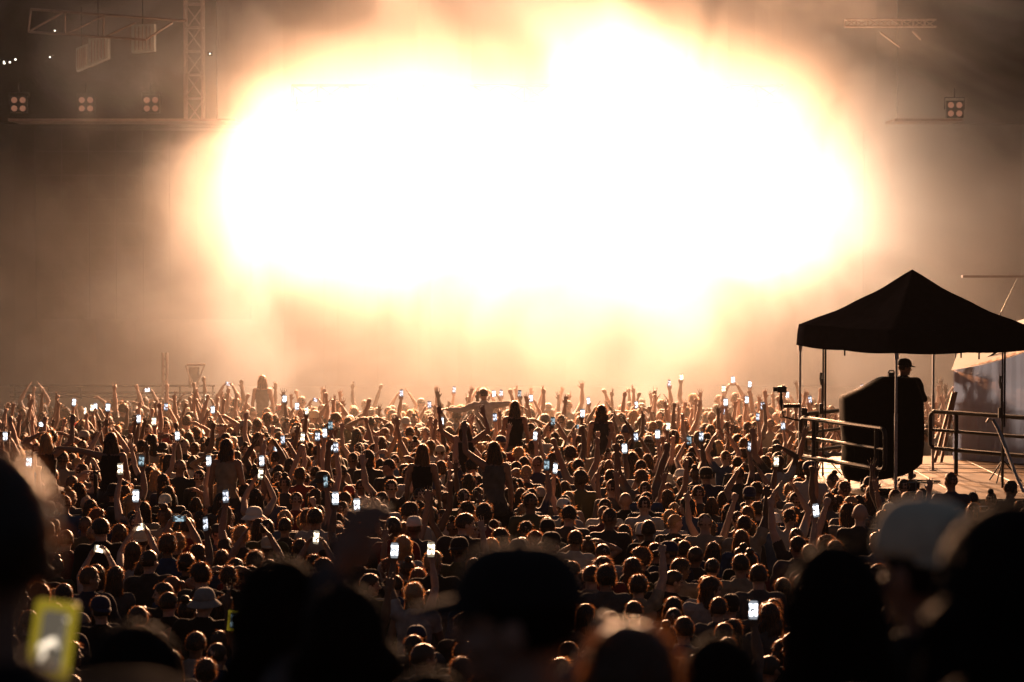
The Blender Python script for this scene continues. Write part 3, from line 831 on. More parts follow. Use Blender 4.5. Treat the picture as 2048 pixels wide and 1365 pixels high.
def rounded_slab(w, h, t, r=.010, n=4):
    out = []
    for cx, cz, a0 in ((w / 2 - r, h / 2 - r, 0), (-w / 2 + r, h / 2 - r, 90), (-w / 2 + r, -h / 2 + r, 180), (w / 2 - r, -h / 2 + r, 270)):
        for i in range(n + 1):
            a = R(a0 + 90 * i / n); out.append((cx + r * math.cos(a), cz + r * math.sin(a)))
    mb = MB(); mb.loft([[(x * k, y, z * k) for x, z in out] for (y, k) in ((-t / 2, .985), (-t / 2 + .001, 1), (t / 2 - .001, 1), (t / 2, .985))]); return mb
def phone_parts():
    if not PH:
        b = rounded_slab(.075, .155, .009); PH['body'] = new_mesh('case', b.v, b.f, M['plastic'])
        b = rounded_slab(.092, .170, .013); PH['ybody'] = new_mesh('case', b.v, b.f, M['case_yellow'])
        for k in ('bright', 'mid', 'warm', 'dim', 'film'):
            b = rounded_slab(.069, .147, .0012); b.v = [v + Vector((0, -.0054, 0)) for v in b.v]; PH[k] = new_mesh('screen', b.v, b.f, M['scr_' + k])
            b = rounded_slab(.056, .128, .0012); b.v = [v + Vector((0, -.0074, 0)) for v in b.v]; PH['y' + k] = new_mesh('screen', b.v, b.f, M['scr_' + k])
        b = rounded_slab(.030, .032, .003, .006); b.v = [v + Vector((-.017, .006, .055)) for v in b.v]; PH['bump'] = new_mesh('camera_bump', b.v, b.f, M['plastic'])
    return PH
def place_phone(loc, rot, kind, label, yellow=False):
    ph = phone_parts(); root = empty('phone', loc); root.rotation_euler = rot; y = 'y' if yellow else ''
    tag(root, label, 'phone', 'phones held up in the crowd')
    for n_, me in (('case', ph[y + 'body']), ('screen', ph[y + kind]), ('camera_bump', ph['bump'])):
        o = bpy.data.objects.new(n_, me); COL.objects.link(o); o.parent = root
    return root

# x, y, 'p'ortrait / 'l'andscape, brightness   (photograph pixels, centre of each lit screen)
PHONES = [
 (85,849,'l','bright'),(11,873,'p','bright'),(58,925,'p','bright'),(148,805,'p','bright'),(184,816,'p','warm'),(191,814,'p','bright'),(171,822,'p','warm'),(216,815,'p','bright'),
 (295,780,'l','bright'),(332,814,'p','bright'),(283,922,'p','dim'),(278,838,'p','bright'),(308,843,'p','warm'),(426,820,'p','bright'),(355,872,'p','bright'),(418,922,'p','bright'),
 (456,768,'l','bright'),(414,795,'p','warm'),(272,992,'p','bright'),(452,993,'p','bright'),(569,798,'p','bright'),(594,813,'p','bright'),(631,800,'l','bright'),(614,822,'p','warm'),
 (605,875,'p','warm'),(566,880,'p','bright'),(635,873,'p','bright'),(650,866,'p','bright'),(661,851,'p','dim'),(661,893,'p','bright'),(672,895,'p','bright'),(556,898,'l','bright'),
 (524,922,'p','bright'),(521,948,'p','warm'),(652,963,'p','dim'),(671,997,'p','bright'),(714,1010,'p','bright'),(859,810,'p','bright'),(883,843,'p','bright'),(908,780,'p','bright'),
 (1002,787,'p','bright'),(988,788,'p','bright'),(990,835,'p','bright'),(803,787,'p','bright'),(1039,788,'p','dim'),(1062,797,'p','bright'),(1177,802,'p','bright'),(1165,827,'p','bright'),
 (1070,872,'p','bright'),(1106,843,'p','dim'),(1158,854,'l','dim'),(1110,937,'p','bright'),(1093,930,'p','dim'),(1272,874,'p','bright'),(1315,869,'p','bright'),(1336,853,'p','warm'),
 (1249,897,'p','bright'),(1273,810,'p','bright'),(1338,767,'p','bright'),(1363,755,'p','warm'),(1447,778,'p','warm'),(1466,760,'p','bright'),(1499,769,'p','bright'),(1493,800,'p','bright'),
 (1451,805,'p','bright'),(1448,822,'p','bright'),(1515,834,'p','bright'),(1525,812,'p','bright'),(1402,873,'p','bright'),(1378,881,'p','dim'),(1498,893,'p','bright'),(1552,923,'p','warm'),
 (1566,852,'p','bright'),(1574,790,'p','bright'),(1620,800,'p','bright'),(1632,1021,'p','bright'),(1667,889,'l','bright'),(1724,775,'p','bright'),(280,1054,'l','warm'),(359,1037,'l','dim'),
 (412,1048,'p','bright'),(199,1098,'l','warm'),(466,1241,'p','dim'),(789,1101,'p','bright'),(862,1099,'p','warm'),(632,1075,'p','warm'),(1506,1220,'p','bright'),(241,938,'p','warm')]

def Yfor(px, py, z):
    k = (at(px, py, 1.0).z - CAMZ)
    return (z - CAMZ) / k

MARQ = (6.9, 41.2)     # left front foot of the marquee
def blocked(x, y):
    if 33.9 < y < 42.9 and x > 4.15 + max(0, (38.2 - y)) * .33 - .1 and x < 12: return True      # platform
    if y >= 41.0 and x > 7.45 + (y - 41.6) * .27: return True                                     # marquee
    if y > 51.6: return True
    return False

CROWD = []      # dict per person
def add_person(**k): CROWD.append(k); return k

_key = {(85,849),(671,997),(1110,937),(1632,1021),(789,1101),(1506,1220),(524,922),(714,1010),(1165,827),(1070,872)}
_pr = random.Random(5)
PHONES = [(a, b, o_, 'mid' if (br_ == 'bright' and (a, b) not in _key and _pr.random() < .45) else br_) for a, b, o_, br_ in PHONES]
# ---- persons one can single out ------------------------------------------------
SP = [  # px, py(head top), mode, sex, pose, yawkey, style, hair, top, trousers, hat, hatcol, back, rz, label
 dict(px=525, py=750, mode='ride', sex='f', pose='down', y='a', style='long', hc='brown', tc='grey', label='long haired woman on shoulders, a hazy shape above the far crowd', lm='the hazy long haired rider'),
 dict(px=968, py=776, mode='ride', sex='m', pose='rider_wide', y='b', style='short', hc='dark brown', tc='white', label='man in a pale hooded top riding on shoulders with outstretched arms', lm='the rider in pale hooded top'),
 dict(px=1030, py=801, mode='ride', sex='f', pose='down', y='a', style='long', hc='black', tc='black', label='woman with long black hair and dark jacket sitting above the crowd', lm='the dark jacket rider'),
 dict(px=930, py=845, mode='ride', sex='f', pose='rider_up', y='a', style='long', hc='black', tc='black', jeans=True, label='woman in black top and jeans riding on shoulders, both arms up', lm='the rider in jeans'),
 dict(px=988, py=883, mode='ride', sex='f', pose='rider_one', y='a', style='long', hc='dark brown', tc='grey', label='woman with long dark hair riding on shoulders, one pale arm raised', lm='the rider with one pale arm'),
 dict(px=453, py=878, mode='ride', sex='f', pose='down', y='a', style='wavy', hc='dark brown', tc='cream', label='woman with long wavy hair and light top rising above her neighbours', lm='the wavy haired rider'),
 dict(px=222, py=865, mode='ride', sex='f', pose='rider_side', y='a', style='long', hc='black', tc='black', label='dark figure riding on shoulders, one arm stretched sideways', lm='the dark rider'),
 dict(px=92, py=866, mode='ride', sex='f', pose='rider_one', y='a', style='long', hc='blond', tc='black', flip=True, label='woman with straight hair and black top riding under a wide phone', lm='the blond rider'),
 dict(px=845, py=888, mode='ride', sex='f', pose='down', y='a', style='long', hc='brown', tc='black', label='broad dark jacket and long straight hair beside the jeans rider', lm='the broad dark jacket'),
 dict(px=1203, py=810, mode='ride', sex='f', pose='down', y='a', style='wavy', hc='dark brown', tc='charcoal', label='woman with dark wavy hair raised above the haze beside a phone', lm='the wavy dark haired rider'),
 dict(px=1412, py=934, sex='m', pose='down', y='a', style='crop', hc='black', tc='navy', hat='cap', hatc='black', width=1.15, label='broad man in dark cap and navy jacket with clear space around him', lm='the dark capped man'),
 dict(px=1361, py=938, sex='m', pose='down', y='a', style='crop', hc='brown', tc='charcoal', hat='cap', hatc='white', back=True, label='man with white cap turned back, beside the dark capped man', lm='the white cap'),
 dict(px=330, py=988, sex='m', pose='down', y='a', style='crop', hc='brown', tc='black', hat='cap', hatc='pale green', back=True, label='person in pale green cap worn back to front below the light phones', lm='the pale green cap'),
 dict(px=1128, py=997, sex='m', pose='down', y='b', style='crop', hc='brown', tc='white', hat='cap', hatc='white', back=True, label='person in white cap with a small dark triangle mark, white top', lm='the triangle marked cap'),
 dict(px=1285, py=1045, sex='m', pose='down', y='a', style='crop', hc='brown', tc='charcoal', hat='beanie', hatc='white', label='person in a round white beanie among dark heads', lm='the white beanie'),
 dict(px=537, py=1073, sex='m', pose='down', y='a', style='crop', hc='brown', tc='black', hat='cap', hatc='beige', back=True, label='person in a beige cap beside the woman with white shirt', lm='the beige cap'),
 dict(px=1779, py=1006, sex='m', pose='down', y='a', style='crop', hc='brown', tc='black', hat='cap', hatc='pale green', back=True, label='person in pale green cap under the platform edge', lm='the green cap by the platform'),
 dict(px=1251, py=984, sex='m', pose='bent', y='a', style='bald', hc='brown', tc='black', width=1.05, label='bald man with shining scalp and dark top', lm='the bald man'),
 dict(px=1499, py=973, sex='m', pose='clap', y='a', style='crop', hc='black', tc='navy', hat='cap', hatc='navy', back=True, label='person in navy cap clapping hands above the head', lm='the clapping navy cap'),
 dict(px=330, py=1164, sex='m', pose='down', y='p', style='short', hc='black', tc='black', skin='pale', label='young man seen in profile, pale face and short black hair', lm='the pale profile face'),
 dict(px=1095, py=1034, sex='m', pose='bent', y='b', style='short', hc='black', tc='black', skin='pale', label='dark haired person with face lit by the screen in his hands', lm='the screen lit face'),
 dict(px=606, py=1026, sex='f', pose='down', y='a', style='pony', hc='blond', tc='white', label='woman with blond ponytail and white shirt', lm='the white shirt woman'),
 dict(px=193, py=1017, sex='m', pose='down', y='c', style='wavy', hc='reddish', tc='blue', label='person with glowing reddish hair blown sideways and blue collar', lm='the glowing reddish hair'),
 dict(px=106, py=936, sex='m', pose='down', y='r', style='short', hc='black', tc='black', label='man with dark glasses facing away from the stage', lm='the man facing back'),
 dict(px=227, py=967, sex='m', pose='down', y='a', style='crop', hc='black', tc='black', hat='bucket', hatc='black', label='person in wide black hat beside a pale patch', lm='the wide black hat'),
 dict(px=282, py=1060, sex='m', pose='down', y='a', style='short', hc='dark brown', tc='blue', hat='cap', hatc='cream', back=True, label='person in cream cap with blue band under a small phone', lm='the cream cap'),
 dict(px=1310, py=1085, sex='m', pose='down', y='a', style='short', hc='black', tc='black', label='square short black haircut edged with orange light', lm='the square haircut'),
 dict(px=1340, py=1082, sex='m', pose='down', y='p', style='crop', hc='black', tc='navy', skin='tan', hat='cap', hatc='navy', label='man in navy cap seen in profile with tanned face', lm='the navy cap profile'),
 dict(px=1495, py=1012, sex='f', pose='down', y='a', style='long', hc='brown', tc='olive', label='woman with long brown hair beside the open dark space', lm='the olive top woman'),
]
YAWS.update({'p': (84, 0), 'r': (150, 0)})
RP = {
 'rider_wide': (((.95, .25, .10), (.9, .3, -.25), 'open', (0, 0, -1)), ((.95, .3, -.35), (.8, .4, .05), 'open', (0, 0, -1)), 'arms spread'),
 'rider_up': (((.60, .05, .50), (-.25, .1, .95), 'open', (0, 1, 0)), ((.75, .05, .55), (.10, .1, .95), 'open', (0, 1, 0)), 'arms up'),
 'rider_one': (DOWN, ((.45, .1, .35), (.05, .1, 1.0), 'relax', (0, 1, 0)), 'one arm up'),
 'rider_side': (DOWN, ((.95, .2, .25), (.9, .3, .10), 'relax', (0, 0, -1)), 'arm out'),
}
HATC['cream'] = (.5, .46, .36)

GREYT = (.03, .035, .045)
landmarks = []
for q in SP:
    ride = q.get('mode') == 'ride'; s = rng.uniform(.97, 1.03)
    top = 1.757 * s + (.62 if ride else 0) + (.012 if q.get('hat') else 0)
    Y = Yfor(q['px'], q['py'], top)
    x = at(q['px'], q['py'], Y).x
    if q['pose'] in RP or ride:
        a, b, _ = RP.get(q['pose'], POSES.get(q['pose'], POSES['down'])); key = 'ride_%s_%s_%s' % (q['sex'], q['pose'], q['y'])
        if key not in BODIES: get_body(key, sex=q['sex'], armR=a, armL=b, yaw=YAWS[q['y']][0], sleeve='long' if q['tc'] in ('charcoal', 'white') or q['px'] in (1030, 845) else 'tank', seated=True, astride=True)
    else:
        key = std_key(q['sex'], q['pose'], q['y']); std_body(q['sex'], q['pose'], q['y'])
    add_person(x=x, y=Y, z=.62 if ride else 0, s=s, rz=rng.uniform(-.12, .12), key=key, flip=q.get('flip', False), skin=dict(SKIN)[q.get('skin', 'tan')],
               hair=HAIRC[q['hc']], style=q['style'], seed=len(landmarks) % 3, top=TOPC[q['tc']], tro=(.10, .13, .2) if q.get('jeans') else GREYT,
               hat=q.get('hat'), hatc=HATC.get(q.get('hatc')), back=q.get('back', False), special=True, label=q['label'], eyes=q['y'] in 'pr', px=q['px'], py=q['py'], width=q.get('width', 1.0))
    landmarks.append((q['px'], q['py'] + 20, q['lm']))
    if ride:
        std_body('m', 'down', 'a')
        add_person(x=x, y=Y + .16, z=0, s=1.0, rz=0, key=std_key('m', 'down', 'a'), flip=False, skin=SKIN[1][1], hair=HAIRC['black'], style='short', seed=0, top=TOPC['charcoal'], tro=GREYT,
                   hat=None, hatc=None, back=False, special=True, carrier=True, label='person carrying ' + q['lm'] + ' on the shoulders', eyes=False, px=q['px'], py=q['py'] + 75, width=1.08)

# ---- phones and the people who hold them -----------------------------------------
PHPLACED = []
for i, (px, py, orient, br) in enumerate(PHONES):
    pose = 'phone2' if orient == 'l' or i % 4 == 1 else 'phone1'
    sex = 'f' if i % 3 == 0 else 'm'; yk = 'a' if i % 3 else 'b'
    bd = std_body(sex, pose, yk); s = rng.uniform(.95, 1.05)
    flip = bool(i % 2) and pose == 'phone1'
    hv = bd['info']['handR'].copy()
    if pose == 'phone2': hv.x = 0
    if flip: hv.x = -hv.x
    zc = hv.z + (.055 if orient == 'p' else .02)
    Y = Yfor(px, py, zc * s)
    if Y > 51.3: Y = 51.3 - rng.uniform(0, 1.5); z = at(px, py, Y).z; s = min(z / zc, 1.12)
    if blocked(at(px, py, Y).x, Y):
        Y = 43.3 if Y > 38 else 33.4; z = at(px, py, Y).z; s = min(max(z / zc, .9), 1.12)
    p = at(px, py, Y); rz = rng.uniform(-.1, .1)
    hr = Matrix.Rotation(rz, 3, 'Z') @ (hv * s)
    PHPLACED.append(dict(p=p + Vector((0, -.012, 0)), o=orient, br=br, px=px, py=py, tilt=rng.uniform(-.26, .26)))
    hcn = ['black', 'dark brown', 'brown', 'blond'][i % 4]; tcn = ['black', 'grey', 'navy', 'white', 'charcoal'][i % 5]
    add_person(x=p.x - hr.x, y=p.y - hr.y + .0, z=0, s=s, rz=rz, key=std_key(sex, pose, yk), flip=flip, skin=SKIN[i % 3][1], hair=HAIRC[hcn],
               style=(['long', 'wavy', 'bun'] if sex == 'f' else ['short', 'messy', 'curly'])[i % 3], seed=i % 3, top=TOPC[tcn], tro=GREYT, hat=None, hatc=None, back=False,
               special=False, label=None, eyes=False, pose=pose, hcn=hcn, tcn=tcn, px=px, py=py + 30, phone=(px, py), width=1.0)

# ---- everybody else ---------------------------------------------------------------
occ = [(c['x'], c['y']) for c in CROWD]
def near(x, y, r):
    return any((a - x) ** 2 + (b - y) ** 2 < r * r for a, b in occ)
row = 19.2
while row < 51.4:
    hw = row * 1024 / FPX * 1.06 + .3; x = -hw + rng.uniform(0, .4)
    while x < hw:
        jx = x + rng.normal(0, .12); jy = row + rng.normal(0, .20)
        gap = rng.rand() < (.05 if row > 24 else .10)
        # the clear pocket to the left of the platform
        pk = 2.45 < jx < 4.0 and 33.8 < jy < 37.2 and rng.rand() < .75
        if not gap and not pk and not blocked(jx, jy) and not near(jx, jy, .35):
            d = jy
            up = .05 + .34 * min(1, max(0, (d - 27) / 18)) + (.25 if jx > 2.0 and d > 43 else 0)
            sex = 'f' if rng.rand() < .45 else 'm'
            if rng.rand() < up:
                pose = rng.choice(['fist', 'point', 'open', 'both', 'vee', 'clap', 'horns', 'hands_head', 'wave', 'bend_over', 'open', 'both', 'vee'])
            else: pose = 'down' if rng.rand() < .8 else 'bent'
            yk = rng.choice(['a', 'a', 'b', 'c']) if pose in ('down', 'bent') else ('a' if pose not in ('both', 'fist') else rng.choice(['a', 'b']))
            std_body(sex, pose, yk)
            hcn = rng.choice(list(HAIRC), p=[.48, .30, .13, .06, .03]); tcn = rng.choice(list(TOPC), p=[.24, .12, .14, .12, .12, .06, .06, .06, .03, .05])
            st = rng.choice(['long', 'wavy', 'bun', 'pony', 'long', 'bob']) if sex == 'f' else rng.choice(['short', 'short', 'crop', 'curly', 'messy', 'short', 'short', 'crop', 'wavy'] + (['afro'] if rng.rand() < .5 else ['short']))
            hat = None; hatc = None; hcname = None; back = False
            if rng.rand() < .07:
                hat = rng.choice(['cap', 'cap', 'cap', 'bucket', 'beanie']); hcname = rng.choice(['white', 'black', 'beige', 'red', 'navy', 'grey'], p=[.2, .35, .1, .08, .17, .1]); hatc = HATC[hcname]; back = bool(rng.rand() < .5)
                if st in ('afro', 'curly', 'bun', 'messy'): st = 'crop'
            if rng.rand() < .02 and sex == 'm': st = 'bald'
            si = rng.choice(4, p=[.35, .35, .2, .1])
            add_person(x=jx, y=jy, z=0, s=(rng.normal(1.0, .048) if sex == 'm' else rng.normal(.95, .04)), rz=rng.normal(0, .22), key=std_key(sex, pose, yk), flip=bool(rng.rand() < .5),
                       skin=SKIN[si][1], hair=HAIRC[hcn], style=st, seed=int(rng.randint(3)), top=TOPC[tcn], tro=GREYT, hat=hat, hatc=hatc, hatn=hcname, back=back, special=False, label=None,
                       eyes=yk == 'c', pose=pose, hcn=hcn, tcn=tcn, width=rng.uniform(.94, 1.08))
            occ.append((jx, jy))
        x += rng.uniform(.46, .58)
    row += .55

def project(p):
    c, s = math.cos(PITCH), math.sin(PITCH); d = Vector(p) - Vector((0, 0, CAMZ))
    f = d.y * c - d.z * s; u = d.y * s + d.z * c
    return 1024 + d.x / f * FPX, 682.5 - u / f * FPX
for c in CROWD:
    c['scr'] = project((c['x'], c['y'], c['z'] + 1.65 * c['s']))
vis = [c for c in CROWD if -25 < c['scr'][0] < 2075 and c['scr'][1] < 1385]
vis.sort(key=lambda c: (not c['special'], c['y']))
IND = vis[:296]; ids = {id(c) for c in IND}
REST = [c for c in vis if id(c) not in ids]

# labels
ORD = ['', 'second ', 'third ', 'fourth ', 'fifth ', 'sixth ', 'seventh ', 'eighth ', 'ninth ', 'tenth ']
LM2 = landmarks + [(671, 997, 'the bright phone below centre crowd'), (1110, 937, 'the bright phone near the twin heads'), (1632, 1021, 'the phone below the platform'),
       (789, 1101, 'the brightest low phone'), (1506, 1220, 'the lowest bright phone'), (466, 1241, 'the small yellow cased phone'), (632, 1075, 'the amber phone'), (272, 992, 'the phone above the black hat'),
       (1030, 1100, 'the large blurred cap'), (1260, 1250, 'the large blurred round head'), (1670, 1100, 'the large blurred long hair'), (1830, 1010, 'the large blurred pale cap'), (105, 1280, 'the large yellow phone'),
       (560, 1120, 'the blurred raised arm')]
STN = {'short': 'short', 'crop': 'cropped', 'curly': 'curly', 'messy': 'messy', 'afro': 'thick round', 'long': 'long', 'wavy': 'long wavy', 'bun': 'tied up', 'pony': 'ponytailed', 'bob': 'bobbed'}
PSH = {'fist': 'raised fist', 'point': 'pointing arm', 'open': 'raised hand', 'both': 'both arms up', 'vee': 'arms thrown up', 'clap': 'clapping overhead', 'horns': 'horned hand', 'hands_head': 'hands on head',
       'wave': 'waving', 'bend_over': 'arched arm', 'phone1': 'lifting a phone', 'phone2': 'lifting a phone', 'bent': '', 'down': ''}
keys = {}
for c in IND:
    if c['label']: continue
    px, py = c['scr']
    best = min(LM2, key=lambda l: (l[0] - px) ** 2 + 1.6 * (l[1] - py) ** 2)
    dx, dy = px - best[0], py - best[1]
    dr = ('right of' if dx > 0 else 'left of') if abs(dx) > abs(dy) * 1.2 else ('below' if dy > 0 else 'above')
    if c.get('hat'): hd = f"{c['hatn']} {c['hat'] if c['hat'] != 'bucket' else 'bucket hat'}"
    elif c['style'] == 'bald': hd = 'bald head'
    else: hd = f"{STN[c['style']]} {c['hcn']} hair"
    ps = PSH[c['pose']]
    if c['eyes'] and not ps: ps = 'face turned aside'
    c['desc'] = (hd, c['tcn'] + ' top', ps, dr, best[2]); c['dist'] = math.hypot(dx, dy)
    keys.setdefault(c['desc'], []).append(c)
for k, lst in keys.items():
    lst.sort(key=lambda c: c['dist'])
    for i, c in enumerate(lst):
        hd, tp, ps, dr, lm = k
        t = f"{hd}, {tp}{', ' + ps if ps else ''}, {ORD[min(i, 9)]}{dr} {lm}"
        if len(t.split()) > 16: t = f"{hd}, {tp}, {ORD[min(i, 9)]}{dr} {lm}"
        c['label'] = t
seen = {}
for c in IND:
    n_ = seen.setdefault(c['label'], []); n_.append(c)
for t, lst in seen.items():
    if len(lst) > 1:
        for i, c in enumerate(sorted(lst, key=lambda c: -c['y'])[1:]):
            c['label'] = ' '.join((t + ', ' + ['the nearer one', 'nearer still', 'lowest one', 'last one'][min(i, 3)]).split()[-16:])

for c in IND:
    bd = BODIES[c['key']]
    if c['flip']: bd = mirror_body(bd)
    o = place_person(bd, (c['x'], c['y'], c['z']), c['rz'], c['s'], c['skin'], c['hair'], c['style'], c['seed'], c['top'], c['tro'], c['hat'], c['hatc'], c['back'], c['eyes'],
                     ('body', 'shirt', 'trousers'), width=c['width'], lean=(0, 0) if c['special'] or c.get('phone') else (rng.normal(0, .035), rng.normal(0, .045)))
    tag(o, c['label'], 'person', 'people in the standing crowd' if not (c['special'] and c['z'] > 0) else 'people riding on shoulders')
    if c.get('px') == 1128 and not c.get('carrier'):      # small dark triangle on the back-turned white cap
        mb = MB(); mb.add([(-.022, -.1195, 1.70), (.022, -.1195, 1.70), (0, -.113, 1.742), (-.022, -.105, 1.70), (.022, -.105, 1.70), (0, -.10, 1.742)], [(0, 1, 2), (0, 3, 4, 1), (1, 4, 5, 2), (2, 5, 3, 0), (5, 4, 3)])
        q = mb.build('cap_mark', M['black'], o); q.matrix_local = bd['hm']

# ---- the far crowd as one mass ------------------------------------------------------
def build_rest():
    cos = []; loops = []; tots = []; cols = []; mis = []; base = 0
    for c in REST:
        bd = BODIES[c['key']]
        lco, ll, lt, lc = bd['low']
        if c['flip']:
            lco = lco.copy(); lco[:, 0] *= -1
        pal = np.array([c['skin'], c['top'], c['tro'], (.02, .02, .02)], np.float32)
        parts = [(lco, ll, lt, pal[lc])]
        hm = np.array(bd['hm'] if not c['flip'] else (Matrix.Diagonal((-1, 1, 1, 1)) @ bd['hm'] @ Matrix.Diagonal((-1, 1, 1, 1))))
        if c['style'] != 'bald':
            hco, hl, ht, hmi = get_hair_low(c['style'], c['seed'])
            h2 = hco @ hm[:3, :3].T + hm[:3, 3]
            parts.append((h2, hl, ht, np.tile(np.array(c['hair'], np.float32), (len(h2), 1)), hmi))
        if c['hat']:
            for n_, me in get_hat(c['hat']):
                hco, hl, ht = mesh_arrays(me); q = hco.copy()
                if c['back']: q[:, 0] *= -1; q[:, 1] = 2 * HC.y - q[:, 1]
                h2 = q @ hm[:3, :3].T + hm[:3, 3]
                parts.append((h2, hl, ht, np.tile(np.array(c['hatc'], np.float32), (len(h2), 1))))
        cr, sr = math.cos(c['rz']), math.sin(c['rz'])
        Rz = np.array([[cr, -sr, 0], [sr, cr, 0], [0, 0, 1]])
        for pt in parts:
            co, l, t, cl = pt[:4]; mis.append(pt[4] if len(pt) > 4 else np.zeros(len(t), np.int32))
            w = (co * np.array([c['s'] * c['width'], c['s'] * c['width'], c['s']])) @ Rz.T + np.array([c['x'], c['y'], c['z']])
            cos.append(w); loops.append(l + base); tots.append(t); cols.append(cl); base += len(co)
    co = np.concatenate(cos); me = np_mesh('crowd', co, np.concatenate(loops), np.concatenate(tots), [M['crowd'], M['crowdhair']])
    me.polygons.foreach_set('material_index', np.concatenate(mis))
    a = me.attributes.new('tint', 'FLOAT_COLOR', 'POINT')
    cc = np.ones((len(co), 4), np.float32); cc[:, :3] = np.concatenate(cols); a.data.foreach_set('color', cc.ravel())
    o = link(bpy.data.objects.new('crowd', me)); tag(o, 'dense far crowd with raised hands glowing in the stage haze', 'crowd', kind='stuff')
    print('CROWD rest', len(REST), 'verts', len(co))
build_rest()

# ---- phones ------------------------------------------------------------------------
pk = {}
for i, q in enumerate(sorted(PHPLACED, key=lambda q: q['px'])):
    px, py = q['px'], q['py']
    best = min(landmarks + [(1700, 860, 'the covered cart'), (1030, 1090, 'the large blurred cap')], key=lambda l: (l[0] - px) ** 2 + (l[1] - py) ** 2)
    dx, dy = px - best[0], py - best[1]
    dr = ('right of' if dx > 0 else 'left of') if abs(dx) > abs(dy) * 1.2 else ('below' if dy > 0 else 'above')
    look = {'mid': 'softly lit white', 'bright': 'bright white', 'warm': 'warm yellowish', 'dim': 'dim bluish'}[q['br']] + (' wide' if q['o'] == 'l' else '')
    k = (look, dr, best[2]); pk.setdefault(k, []).append((math.hypot(dx, dy), q))
for k, lst in pk.items():
    lst.sort(key=lambda t: t[0])
    for i, (_, q) in enumerate(lst):
        q['label'] = f"phone with {k[0]} screen, {ORD[min(i, 9)]}{k[1]} {k[2]}"
for q in PHPLACED:
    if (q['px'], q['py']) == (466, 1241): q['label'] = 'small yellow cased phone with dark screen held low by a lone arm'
    place_phone(q['p'], (R(-8), (R(90) if q['o'] == 'l' else 0) + q['tilt'], q['tilt'] * 3.2), q['br'], q['label'], yellow=(q['px'] == 466))

